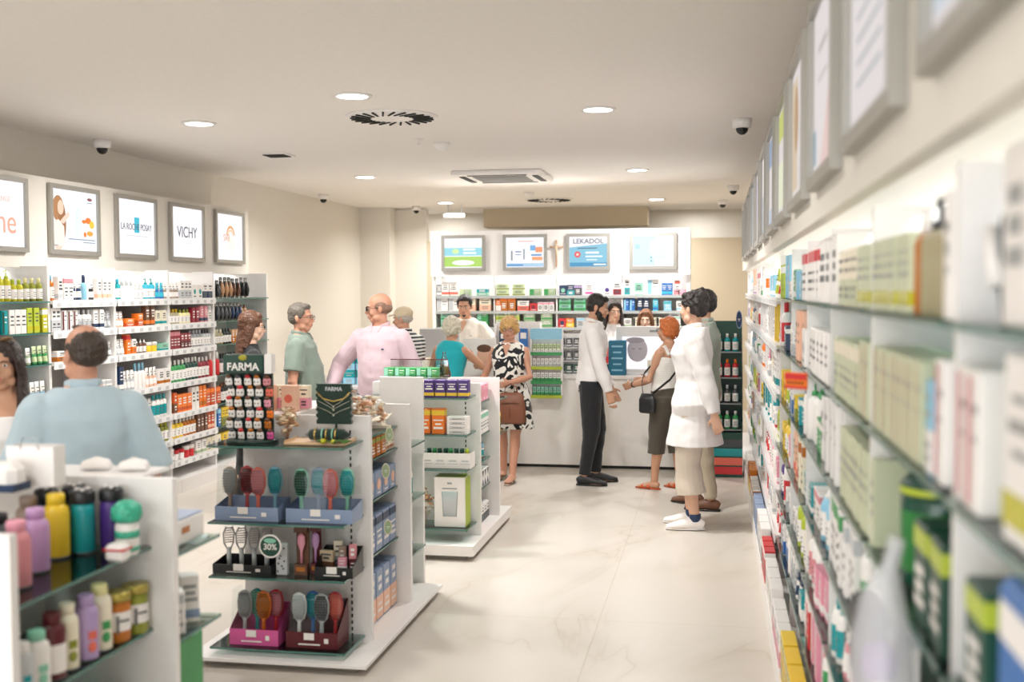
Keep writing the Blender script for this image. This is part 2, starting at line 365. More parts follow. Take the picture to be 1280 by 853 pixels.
def fascia(name, lab, xa, xb, y0, y1, z0=1.93, z1=2.6):
    t = thing(name, lab, 'shelf fascia', ((xa + xb) / 2, (y0 + y1) / 2, 0)); ox, oy = (xa + xb) / 2, (y0 + y1) / 2
    a = MB(); a.bx(xa, xb, y0, y1, z0, z1); a.v = [(p[0] - ox, p[1] - oy, p[2]) for p in a.v]; a.build('front_board', M_wall, t); return t, ox, oy
t, ox, oy = fascia('shelf_fascia', 'long cream fascia board over the shelves that carries the lit brand posters', -4.89, -4.85, 5.45, 11.17)
a = MB(); a.bx(XL, -4.86, 5.45, 11.17, 2.56, 2.60); a.bx(XL, -4.86, 11.13, 11.17, 1.93, 2.6); a.v = [(p[0] - ox, p[1] - oy, p[2]) for p in a.v]; a.build('top_board', M_wall, t)
a = MB(); a.bx(-5.22, -5.10, 5.5, 11.1, 1.945, 1.965); a.v = [(p[0] - ox, p[1] - oy, p[2]) for p in a.v]; a.build('led_strip', M_led, t)
RX = 0.34
t, ox, oy = fascia('shelf_fascia', 'long cream fascia board over the aisle shelving that carries the framed posters', .30, .34, .35, 12.95, 1.955, 2.6)
a = MB(); a.bx(.34, XR, .35, 12.95, 2.57, 2.60); a.bx(.34, XR, 12.91, 12.95, 1.95, 2.6); a.v = [(p[0] - ox, p[1] - oy, p[2]) for p in a.v]; a.build('top_board', M_wall, t)
a = MB(); a.bx(.60, .72, .4, 12.9, 1.955, 1.975); a.v = [(p[0] - ox, p[1] - oy, p[2]) for p in a.v]; a.build('led_strip', M_led, t)
ZR = [1.70, 1.435, 1.16, .89, .62, .36]
nr = ['first', 'second', 'third', 'fourth', 'fifth', 'sixth', 'seventh', 'eighth', 'ninth', 'tenth', 'eleventh', 'twelfth', 'last']
for i in range(13):
    y0 = .86 + i * .93
    wall_unit('aisle_shelving_bay', 'white aisle shelving bay, ' + nr[i] + ' along the marble aisle from the shopfront', 'shelving', -1, y0, y0 + .93, ZR if i != 0 else ZR, .74, RX, glassy=(i < 6))
    # ZR front edge of plinth stands at .27

# back wall unit behind the counter
BX0, BX1, BY = -3.21, -.27, 12.5
t = thing('back_shelving', 'white lit shelving wall behind the service counter', 'shelving', ((BX0 + BX1) / 2, BY + .25, 0)); ox, oy = (BX0 + BX1) / 2, BY + .25
def Lb(a, n, mm): a.v = [(p[0] - ox, p[1] - oy, p[2]) for p in a.v]; return a.build(n, mm, t)
a = MB(); a.bx(BX0, BX1, BY, BY + .06, 1.915, 2.43); Lb(a, 'fascia_board', M_white)
a = MB(); a.bx(BX0, BX1, BY + .36, BY + .42, 0, 2.43); Lb(a, 'back_panel', M_white2)
a = MB(); a.bx(BX0, BX1, BY + .06, BY + .36, 2.39, 2.43); Lb(a, 'top_board', M_white)
for x in (BX0, -2.49, -1.77, -1.03, BX1 - .04):
    a = MB(); a.bx(x, x + (.04 if x in (BX0, BX1 - .04) else .015), BY + .061, BY + .36, 0, 1.915 if x not in (BX0, BX1 - .04) else 2.39); Lb(a, 'upright', M_white)
ZB = [1.69, 1.515, 1.33, 1.13, .93, .6, .3]
for z in ZB:
    a = MB(); a.bx(BX0 + .04, BX1 - .04, BY + .05, BY + .36, z - .018, z); a.bx(BX0 + .04, BX1 - .04, BY + .045, BY + .05, z - .03, z + .002, 1); Lb(a, 'shelf', [M_white, mat('shelf_lip_grey', 'B9BDBB', .4, .3)])
a = MB(); a.bx(BX0 + .1, BX1 - .1, BY + .28, BY + .33, 1.935, 1.95); Lb(a, 'led_strip', M_led)

# service counter
t = thing('service_counter', 'long plain white service counter in front of the lit shelving', 'counter', (-1.65, 11.2, 0))
a = MB(); a.bx(-1.55, 1.50, -.30, -.27, .03, .89); a.build('front_panel', M_counter, t)
a = MB(); a.bx(-1.52, 1.47, -.27, .27, 0, .86); a.build('cabinet', M_white2, t)
a = MB(); a.cbox((-.025, 0, .9), (3.1, .66, .035), .004); a.build('worktop', M_white, t)
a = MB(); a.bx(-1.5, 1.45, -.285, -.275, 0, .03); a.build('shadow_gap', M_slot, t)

# ------------------------------------------------------------------ poster frames
E_POST = .68
def poster(lab, loc, rz, w, h, lit_s=E_POST, bg='F4F1F6', group=None, cat='poster'):
    t = thing('framed_poster', lab, cat, loc, rz, group)      # front = local -y, origin at centre
    a = MB(); b = .035
    for (x0, x1, z0, z1) in ((-w / 2, w / 2, h / 2 - b, h / 2), (-w / 2, w / 2, -h / 2, -h / 2 + b), (-w / 2, -w / 2 + b, -h / 2 + b, h / 2 - b), (w / 2 - b, w / 2, -h / 2 + b, h / 2 - b)):
        a.bx(x0, x1, -.03, 0, z0, z1)
    a.build('frame_border', M_frame, t)
    a = MB(); a.bx(-w / 2 + b, w / 2 - b, -.012, -.002, -h / 2 + b, h / 2 - b)
    a.build('sheet', lit('sheet_' + bg + str(lit_s), hexc(bg), lit_s), t)
    return t
def art(t, shapes, s=E_POST, name='print', y=-.0135):
    """shapes: (kind, colour, coords...) flat printed areas of a backlit sheet"""
    a = MB(); ms = []
    for i, sh in enumerate(shapes):
        k, c = sh[0], sh[1]; mm = lit('ink_' + c + str(s), hexc(PAL.get(c, c)), s)
        if mm not in ms: ms.append(mm)
        mi = ms.index(mm); yy = y - .0004 * i
        if k == 'r': x0, x1, z0, z1 = sh[2:]; a.poly([(x0, yy, z0), (x1, yy, z0), (x1, yy, z1), (x0, yy, z1)], mi)
        elif k == 'e':
            cx, cz, rx, rz_ = sh[2:]; a.poly([(cx + rx * math.cos(q * math.pi / 10), yy, cz + rz_ * math.sin(q * math.pi / 10)) for q in range(20)], mi)
        elif k == 'p': a.poly([(x, yy, z) for (x, z) in sh[2]], mi)
        elif k == 'a':   # arch ring
            cx, cz, r0, r1, a0, a1 = sh[2:]
            pts = [(cx + r1 * math.cos(R(a0 + (a1 - a0) * q / 14)), yy, cz + r1 * math.sin(R(a0 + (a1 - a0) * q / 14))) for q in range(15)]
            pin = [(cx + r0 * math.cos(R(a0 + (a1 - a0) * q / 14)), yy, cz + r0 * math.sin(R(a0 + (a1 - a0) * q / 14))) for q in range(15)]
            for q in range(14): a.poly([pts[q], pts[q + 1], pin[q + 1], pin[q]], mi)
    return a.build(name, ms, t)
def ink(c, s=E_POST): return lit('ink_' + c + str(s), hexc(PAL.get(c, c)), s)
XP = -4.849
HP = .525
def lp(i, lab, w=.68): return poster(lab, (XP, 6.94 + .93 * i + (.02 if i else 0), 2.30), math.pi / 2, w, HP, group=None)
t = lp(0, 'lit framed poster cut by the picture edge with thin pink lettering')
text('ne', .24, ink('E8A58C'), t, (.10, -.0145, -.06)); text('ORANGE', .055, ink('E9B9A8'), t, (.04, -.0145, .1))
t = lp(-1, 'lit framed plain white poster nearest the shopfront')
art(t, [('r', 'peach', -.2, .2, -.1, -.06), ('e', 'rose', 0, .08, .08, .08)])
t = lp(1, 'lit framed poster of a blonde woman with orange fruit')
art(t, [('r', 'EAF3F6', -.30, .30, -.225, .225), ('e', 'B07A4A', -.22, .08, .075, .10), ('e', '9C6538', -.17, -.02, .05, .15), ('e', 'EEC8AE', -.19, .09, .04, .055), ('e', 'F0CDB8', -.23, -.12, .07, .12),
        ('p', 'F0CDB8', [(-.21, -.02), (-.15, -.03), (-.07, .04), (-.09, .07)]), ('p', 'F4E4DC', [(-.30, -.2), (-.14, -.2), (-.15, -.05), (-.22, .0), (-.3, -.04)]),
        ('r', 'DDEFEA', .0, .07, -.11, .1), ('e', 'orange', .18, .01, .04, .025), ('e', 'yellow', .23, -.02, .035, .03), ('e', 'orange', .12, .0, .03, .015), ('e', 'F3A43B', .2, -.09, .045, .02), ('e', 'orange', .13, -.1, .02, .02),
        ('r', '8C95A8', -.1, .27, -.145, -.137), ('r', '8C95A8', .1, .27, -.165, -.158), ('r', 'A7A7B0', -.3, -.24, -.2, -.19), ('e', '8A4A50', .2, .175, .035, .012), ('r', '6D6D80', .16, .24, .145, .15)])
t = lp(2, 'lit framed white poster with thin spaced capitals and teal rectangle')
art(t, [('r', 'cyan', -.035, .05, -.045, .085)]); text('LA ROCHE POSAY', .077, ink('5A5E66'), t, (0, -.0155, .0), sx=.82)
art(t, [('r', 'B6BAC2', -.18, .2, -.075, -.070)], name='tagline')
t = lp(3, 'lit framed white poster reading VICHY in dark thin capitals'); t['label'] = 'lit framed white poster with five large dark capitals'
text('VICHY', .145, ink('3C4048'), t, (0, -.0145, .0), sx=.95); art(t, [('r', 'C5C8CE', -.14, .14, -.1, -.095)], name='tagline')
t = lp(4, 'lit framed poster with a gold arch drawing, last beside the blank wall')
art(t, [('a', 'D9A066', .02, .02, .07, .1, 0, 180), ('a', 'E2B98A', .02, .02, .04, .06, 0, 180), ('e', 'F5EBDD', .02, -.08, .1, .09), ('e', 'F7E4E0', .02, -.13, .07, .05)])
text('SVR', .1, ink('C98B5A'), t, (-.08, -.016, -.01), sx=.9)
# aisle-side frames (seen at a grazing angle)
rt = [('grey photo of a moisturised face', [('e', 'E9D7CC', .02, .0, .2, .2), ('r', 'C9D3DC', -.3, -.1, -.2, .2)]),
      ('pale sheet with grey text lines', [('e', 'D9CBB6', .05, .12, .08, .1)] + [('r', 'A9AEB4', -.2, .15, -.15 + k * .045, -.14 + k * .045) for k in range(5)]),
      ('pink diagonal and a small blue block', [('p', 'E7C9C4', [(-.1, -.22), (.3, -.22), (.3, .1)]), ('r', '8DA7B4', -.3, -.22, -.2, -.1), ('r', 'B9B0AC', -.15, .1, .1, .12), ('r', 'B9B0AC', -.15, .1, .02, .03)]),
      ('beige portrait strip', [('r', 'D8C4A8', -.3, -.05, -.2, .2), ('e', 'B89670', -.1, .05, .1, .12)]),
      ('lime green top corner', [('r', 'C8D070', -.3, .3, .1, .22), ('r', 'E8ECD0', -.3, .3, -.2, 0)]),
      ('blue band across the top', [('r', '8CA0C0', -.3, .3, .08, .22), ('r', 'BFC9DA', -.3, .3, -.22, -.14)]),
      ('grey lower half', [('r', 'B5B8BF', -.3, .3, -.22, 0)]), ('pale lilac sheet', [('r', 'D5CCE0', -.3, .3, -.1, .2)]), ('pale blue stripes', [('r', 'B9CBD9', -.3, 0, -.2, .2)]),
      ('rose stripe', [('r', 'E0BFC0', 0, .3, -.2, .2)]), ('grey circle', [('e', 'B8B8BC', 0, 0, .15, .15)]), ('cream square', [('r', 'E8DCC0', -.2, .2, -.15, .15)])]
for i, (d, sh) in enumerate(rt):
    yc = 1.29 + .93 * i
    t = poster('silver framed poster with ' + d + ', above the aisle shelving', (.2995, yc, 2.31), -math.pi / 2, .70, .54, .5, 'E3DCDC')
    art(t, sh, .5)
# four frames above the back shelves
bw, bh = .52, .39
def bp(x0, x1, lab): return poster(lab, ((x0 + x1) / 2, BY - .001, 2.178), 0, x1 - x0, bh + .015, group=None)
t = bp(-3.08, -2.57, 'lit framed advert with blue sky and green grass bands above the counter shelves')
art(t, [('r', '8FD0DE', -.22, .22, -.03, .06), ('r', 'A8D060', -.22, .22, -.155, -.04), ('e', 'C9E8A0', -.09, .02, .04, .03), ('r', 'F7FAF4', 0, .14, .03, .05), ('r', 'F7FAF4', .0, .15, -.01, .01), ('e', 'F8FAF0', .0, -.11, .13, .03), ('e', 'F0D8E0', -.05, .115, .08, .006)])
t = bp(-2.364, -1.862, 'lit framed advert with blue and orange cartons on white')
art(t, [('r', 'A9C8E2', -.21, .21, -.16, -.12), ('r', '3E7FB8', -.21, -.02, -.15, -.135), ('r', '6FA8D8', .06, .12, .02, .08), ('r', 'E8946A', .12, .2, .0, .06), ('r', '5E93C4', .07, .19, -.04, -.02), ('r', 'F0A070', .08, .2, -.09, -.05),
        ('r', '8A8F98', -.16, -.14, -.09, .02), ('r', '7A8FB0', -.11, -.04, .0, .015), ('r', '9AA0A8', -.02, .0, -.08, .04), ('r', '7A8FB0', -.11, -.04, -.03, -.02), ('r', 'E0A090', -.08, .1, .12, .13)])
t = bp(-1.643, -1.15, 'lit framed advert with large grey capitals over a blue sheet')
art(t, [('p', '7DBAD2', [(-.21, -.165), (.21, -.165), (.21, .09), (-.21, .05)]), ('p', '3E8FB8', [(-.21, -.165), (.21, -.165), (.21, -.12), (-.21, -.12)]), ('e', 'E0484A', -.12, -.03, .035, .035), ('e', 'F6D0C8', -.12, -.03, .015, .015),
        ('r', 'F2F7FA', -.03, .12, -.02, .0), ('r', 'F2F7FA', -.03, .16, -.06, -.045), ('r', 'F2F7FA', -.02, .1, -.095, -.085), ('r', '4A5A68', -.12, .1, .035, .045), ('r', 'F2F7FA', .06, .2, -.15, -.135)])
text('LEKADOL', .075, ink('6A707A'), t, (0, -.018, .115), sx=1.05, bold=.0015)
t = bp(-.936, -.417, 'lit framed pale blue advert with faint hands, beside the blank beige wall')
art(t, [('r', 'CFE8EE', -.22, .02, -.16, .16), ('e', 'DCEEF0', .05, .02, .1, .12), ('e', 'B0D8E4', -.17, .05, .03, .03), ('e', '8AB8C8', -.02, -.07, .012, .012), ('e', '8AB8C8', -.02, -.11, .012, .012), ('r', 'D0D8DC', .02, .2, -.08, -.07)])
t = thing('crucifix', 'small wooden crucifix on the white board between two lit adverts', 'crucifix', (-1.755, BY - .012, 2.16))
a = MB(); a.box((0, 0, 0), (.018, .018, .30)); a.box((0, -.001, .075), (.15, .018, .02)); a.build('cross', mat('cross_wood', 'C9A488', .5), t)
a = MB(); a.tube([(0, -.018, .085), (.004, -.02, .03), (0, -.018, -.05)], [.009, .012, .006]); a.tube([(-.06, -.016, .085), (0, -.02, .06), (.06, -.016, .085)], [.004, .006, .004]); a.ball((0, -.02, .098), .009, n=8); a.build('figure', mat('cross_fig', 'D8BFA0', .5), t)





# ------------------------------------------------------------------ product library (front of every product = local -y, origin = centre of its base)
PROTO = {}
PAL['celery'] = 'C9CDAE'
def lines(a, w, y, z0, z1, m, n=3, seed=0):
    r = random.Random(seed)
    for k in range(n):
        z = z1 - (k + .5) * (z1 - z0) / n; hw = w * r.uniform(.22, .40); hh = (z1 - z0) / n * r.choice((.16, .22, .3))
        a.poly([(-hw, y, z - hh), (hw, y, z - hh), (hw, y, z + hh), (-hw, y, z + hh)], m)
def carton(w, d, h, base='white', acc='teal', style='band', seed=0, big=False):
    key = ('c', w, d, h, base, acc, style, seed)
    if key in PROTO: return PROTO[key]
    a = MB(); a.cbox((0, 0, h / 2), (w, d, h), min(w, d, h) * .035)
    e = .0006; tx = 'grey' if big or base == 'celery' else 'darkgrey' if base in ('white', 'cream', 'beige', 'yellow', 'palegreen', 'paleyellow', 'lime', 'peach', 'mint', 'silver') else 'white'
    def belt(z0, z1, m=1): a.bx(-w / 2 - e, w / 2 + e, -d / 2 - e, d / 2 + e, z0, z1, m)
    if style == 'band': belt(h * .10, h * .28); lines(a, w, -d / 2 - 2 * e, h * .42, h * .84, 2, 3, seed)
    elif style == 'top': belt(h * .74, h * .94); lines(a, w, -d / 2 - 2 * e, h * .16, h * .62, 2, 3, seed)
    elif style == 'half': belt(h * .03, h * .48); lines(a, w, -d / 2 - 2 * e, h * .56, h * .9, 2, 2, seed); lines(a, w, -d / 2 - 2 * e, h * .12, h * .38, 2, 2, seed + 1)
    elif style == 'dot':
        a.disc((0, -d / 2 - 2 * e, h * .5), min(w, h) * .28, n=18, m=1); lines(a, w, -d / 2 - 2 * e, h * .08, h * .24, 2, 1, seed)
    elif style == 'side':
        a.poly([(-w * .46, -d / 2 - e, h * .05), (-w * .1, -d / 2 - e, h * .05), (-w * .1, -d / 2 - e, h * .95), (-w * .46, -d / 2 - e, h * .95)], 1); 
        a.poly([(-w * .02, -d / 2 - e, h * .7), (w * .4, -d / 2 - e, h * .7), (w * .4, -d / 2 - e, h * .76), (-w * .02, -d / 2 - e, h * .76)], 2)
        a.poly([(-w * .02, -d / 2 - e, h * .5), (w * .3, -d / 2 - e, h * .5), (w * .3, -d / 2 - e, h * .54), (-w * .02, -d / 2 - e, h * .54)], 2)
    elif style == 'tri':
        a.poly([(-w * .47, -d / 2 - e, h * .05), (w * .47, -d / 2 - e, h * .05), (-w * .1, -d / 2 - e, h * .5)], 1)
        a.poly([(-w * .47, -d / 2 - e, h * .95), (w * .47, -d / 2 - e, h * .95), (w * .1, -d / 2 - e, h * .5)], 2)
    elif style == 'plain': lines(a, w, -d / 2 - 2 * e, h * .3, h * .8, 2, 3, seed)
    n = 'display_carton' if big else 'flat_carton' if w > .1 else 'medicine_box' if w > .06 else 'folding_carton'
    o = a.build(n, [P(base), P(acc), P(tx)], link=False); PROTO[key] = o; return o
def bottle(r, h, base='white', cap='white', label=None, kind='round', top='cap', seed=0, nm=None):
    key = ('b', r, h, base, cap, label, kind, top)
    if key in PROTO: return PROTO[key]
    a = MB(); sy = .62 if kind == 'flat' else 1
    hb = h * (.78 if top == 'cap' else .72 if top == 'pump' else .70)
    a.lathe([(r * .9, 0), (r, h * .02), (r, hb * .84), (r * .86, hb * .93), (r * .42, hb)], n=16, sy=sy)
    if label:
        a.lathe([(r * 1.012, hb * .14), (r * 1.012, hb * .70)], n=16, m=2, sy=sy, caps=False)
        z = hb * .5; q = r * 1.02 * sy
        for k in range(3): a.box((0, -q + r * .06, z - k * hb * .11), (r * (1.0, .7, .85)[k], r * .1, hb * .035), 3)
    if top == 'cap': a.lathe([(r * .46, hb), (r * .46, h * .97), (r * .4, h)], n=14, m=1, sy=max(sy, .8))
    elif top == 'pump':
        a.lathe([(r * .45, hb), (r * .45, hb + h * .07), (r * .14, hb + h * .08), (r * .14, h * .93)], n=12, m=1); a.tube([(r * .2, 0, h * .96), (-r * .2, 0, h * .97), (-r * .9, 0, h * .93)], r * .15, 1, n=6)
    elif top == 'spray':
        a.lathe([(r * .5, hb), (r * .5, h * .9), (r * .35, h)], n=12, m=1); a.box((-r * .5, 0, h * .93), (r * .5, r * .3, h * .05), 1)
    elif top == 'dropper': a.lathe([(r * .5, hb), (r * .5, hb + h * .12), (r * .22, hb + h * .14), (r * .2, h * .97), (r * .1, h)], n=12, m=1)
    o = a.build(nm or {'cap': 'lotion_bottle', 'pump': 'pump_bottle', 'spray': 'spray_bottle', 'dropper': 'dropper_bottle'}[top], [P(base, .2), P(cap), P(label or 'white'), P('darkgrey')], link=False)
    PROTO[key] = o; return o
def ctube(w, h, base='white', cap='white', acc='teal'):
    key = ('t', w, h, base, cap, acc)
    if key in PROTO: return PROTO[key]
    a = MB(); r = w / 2
    a.lathe([(r * .72, 0), (r * .78, h * .14)], n=16, m=1)
    i0 = len(a.v); n = 16; K = 6
    for j in range(K + 1):
        f = j / K; z = h * (.14 + .86 * f); rx = r * (.82 + .18 * f); ry = r * .82 * (1 - f) + .0015
        for k in range(n): an = 2 * math.pi * k / n; a.v.append((rx * math.cos(an), ry * math.sin(an), z))
    for j in range(K):
        for k in range(n): p = i0 + j * n + k; q = i0 + j * n + (k + 1) % n; a.f.append([p, q, q + n, p + n]); a.m.append(2 if j == 2 else 0); a.sm.append(True)
    a.f.append([i0 + K * n + k for k in range(n)]); a.m.append(0); a.sm.append(False)
    for k in range(2): a.box((0, -r * (.55 - k * .25), h * (.62 + k * .14)), (w * .5, .004, h * .03), 3, rx=-.35)
    o = a.build('cosmetic_tube', [P(base), P(cap), P(acc), P('darkgrey')], link=False); PROTO[key] = o; return o
def jar(r, h, base='white', cap='white', label=None):
    key = ('j', r, h, base, cap, label)
    if key in PROTO: return PROTO[key]
    a = MB(); a.lathe([(r * .92, 0), (r, h * .06), (r, h * .62), (r * .9, h * .68)], n=18); a.lathe([(r * 1.03, h * .66), (r * 1.03, h * .95), (r * .97, h)], n=18, m=1)
    if label: a.lathe([(r * 1.01, h * .12), (r * 1.01, h * .55)], n=18, m=2, caps=False)
    o = a.build('cream_jar', [P(base, .2), P(cap), P(label or 'white')], link=False); PROTO[key] = o; return o
def blister(w, h, base='black', acc='tan', seed=0):
    """hanging card with a clear bubble and the item inside"""
    key = ('h', w, h, base, acc, seed)
    if key in PROTO: return PROTO[key]
    a = MB(); a.bx(-w / 2, w / 2, 0, .003, 0, h, 0)
    a.bx(-w * .12, w * .12, -.001, 0, h * .9, h * .94, 2)
    rr = random.Random(seed); a.tube([(rr.uniform(-.2, .2) * w, -.012, h * .1), (0, -.02, h * .4), (rr.uniform(-.2, .2) * w, -.012, h * .75)], [w * .2, w * .33, w * .14], 1, n=8)
    a.box((0, -.002, h * .84), (w * .6, .002, h * .04), 2)
    o = a.build('hanging_pack', [P(base), P(acc), P('silver')], link=False); PROTO[key] = o; return o

EDGE_L = edges_l
EDGE_R = [.86 + .93 * i for i in range(14)]
EDGE_B = [BX0 + .035, -2.4825, -1.7625, -1.0225, BX1 - .035]
LABELS = {}
def uniq(lab):
    k = LABELS.get(lab, 0); LABELS[lab] = k + 1
    return lab if k == 0 else None
CATS = {'folding_carton': 'box', 'display_carton': 'box', 'flat_carton': 'box', 'medicine_box': 'box', 'lotion_bottle': 'bottle', 'pump_bottle': 'bottle', 'spray_bottle': 'bottle', 'dropper_bottle': 'bottle', 'cosmetic_tube': 'tube', 'cream_jar': 'jar', 'hanging_pack': 'pack'}
def row(pr, wd, desc, where, axis, a, b, fr, z, dep, rz, stack=1, sh=0, gap=1.04, jit=.0, rows=1):
    if len(desc.split()) + len(where.split()) > 12: desc = desc.replace('tall ', '').replace(' top band', ' band')
    """a row of one product along a shelf; axis 'y' (fr = x of shelf edge, sign from rz) or 'x' (fr = y of shelf edge)"""
    n = max(1, int(abs(b - a) / (wd * gap))); lab = f'{desc} on the {where}'
    full = lab; 
    if uniq(lab) is None:
        full = None
        for ext in (', another run', ', further along', ', past those', ', later run', ', again'):
            if len((lab + ext).split()) <= 16 and uniq(lab + ext) is not None: full = lab + ext; break
        full = full or lab + ', end run'
    cat = CATS.get(pr.name.split('.')[0], 'package'); g = f'{desc} row, {where}'
    last = None
    for k in range(n):
        t = a + (k + .5) * (b - a) / n
        eds = EDGE_B if axis == 'x' else EDGE_L if rz > 0 else EDGE_R
        near_e = min(eds, key=lambda q_: abs(q_ - t)); need = wd / 2 + .017
        if abs(near_e - t) < need:
            if abs(near_e - t) < need * .45 and n > 1: continue
            t = near_e + (need if t > near_e else -need)
            if last is not None and abs(t - last) < wd * 1.01: continue
        last = t
        for q in range(rows):
            off = dep / 2 + .012 + q * (dep + .006) + random.uniform(0, jit)
            for s in range(stack):
                if axis == 'y':
                    sgn = 1 if rz > 0 else -1; loc = (fr - sgn * off, t, z + .0015 + s * sh)
                else: loc = (t, fr + off, z + .0015 + s * sh)
                put(pr, loc, rz + random.uniform(-.03, .03) * (jit > 0), full, cat, g)

def auto(kind, c1, c2, h, seed):
    """a product of one kind: returns proto, width, depth, description"""
    if kind == 'carton_tall': w = .058; return carton(w, .045, h, c1, c2, ('band', 'top', 'half', 'side', 'plain')[seed % 5], seed), w, .045, f'tall {cw(c1)} carton with {cw(c2)} {("band", "top band", "lower half", "side strip", "back")[seed % 5] if seed % 5 != 4 else "flap"}'.replace(' with ' + cw(c2) + ' flap', '')
    if kind == 'carton': w = .085; return carton(w, .06, h * .62, c1, c2, ('top', 'band', 'dot', 'half')[seed % 4], seed), w, .06, f'{cw(c1)} box with {cw(c2)} {("top band", "low band", "disc", "lower half")[seed % 4]}'
    if kind == 'wide': w = .13; return carton(w, .09, h * .45, c1, c2, ('half', 'band', 'side')[seed % 3], seed), w, .09, f'wide {cw(c1)} box with {cw(c2)} {("lower half", "low band", "side block")[seed % 3]}'
    if kind == 'bottle': r = .026; return bottle(r, h, c1, c2, 'white' if c1 != 'white' else c2), .056, .054, f'{cw(c1)} lotion bottle with {cw(c2)} cap'
    if kind == 'pump': r = .029; return bottle(r, h, c1, c2, 'white' if c1 != 'white' else None, top='pump'), .064, .06, f'{cw(c1)} pump bottle with {cw(c2)} head'
    if kind == 'spray': r = .024; return bottle(r, h, c1, c2, None, top='spray'), .056, .05, f'{cw(c1)} spray bottle with {cw(c2)} head'
    if kind == 'dropper': r = .019; return bottle(r, h * .6, c1, c2, 'white', top='dropper'), .045, .04, f'small {cw(c1)} dropper bottle with {cw(c2)} bulb'
    if kind == 'tube': return ctube(.05, h * .85, c1, c2, c2), .054, .045, f'{cw(c1)} upright tube with {cw(c2)} cap'
    if kind == 'jar': return jar(.032, h * .34, c1, c2, None), .07, .066, f'{cw(c1)} cream jar with {cw(c2)} lid'
    if kind == 'hang': return blister(.07, h, c1, c2, seed % 3), .074, .03, f'{cw(c1)} hanging pack holding a {cw(c2)} item'

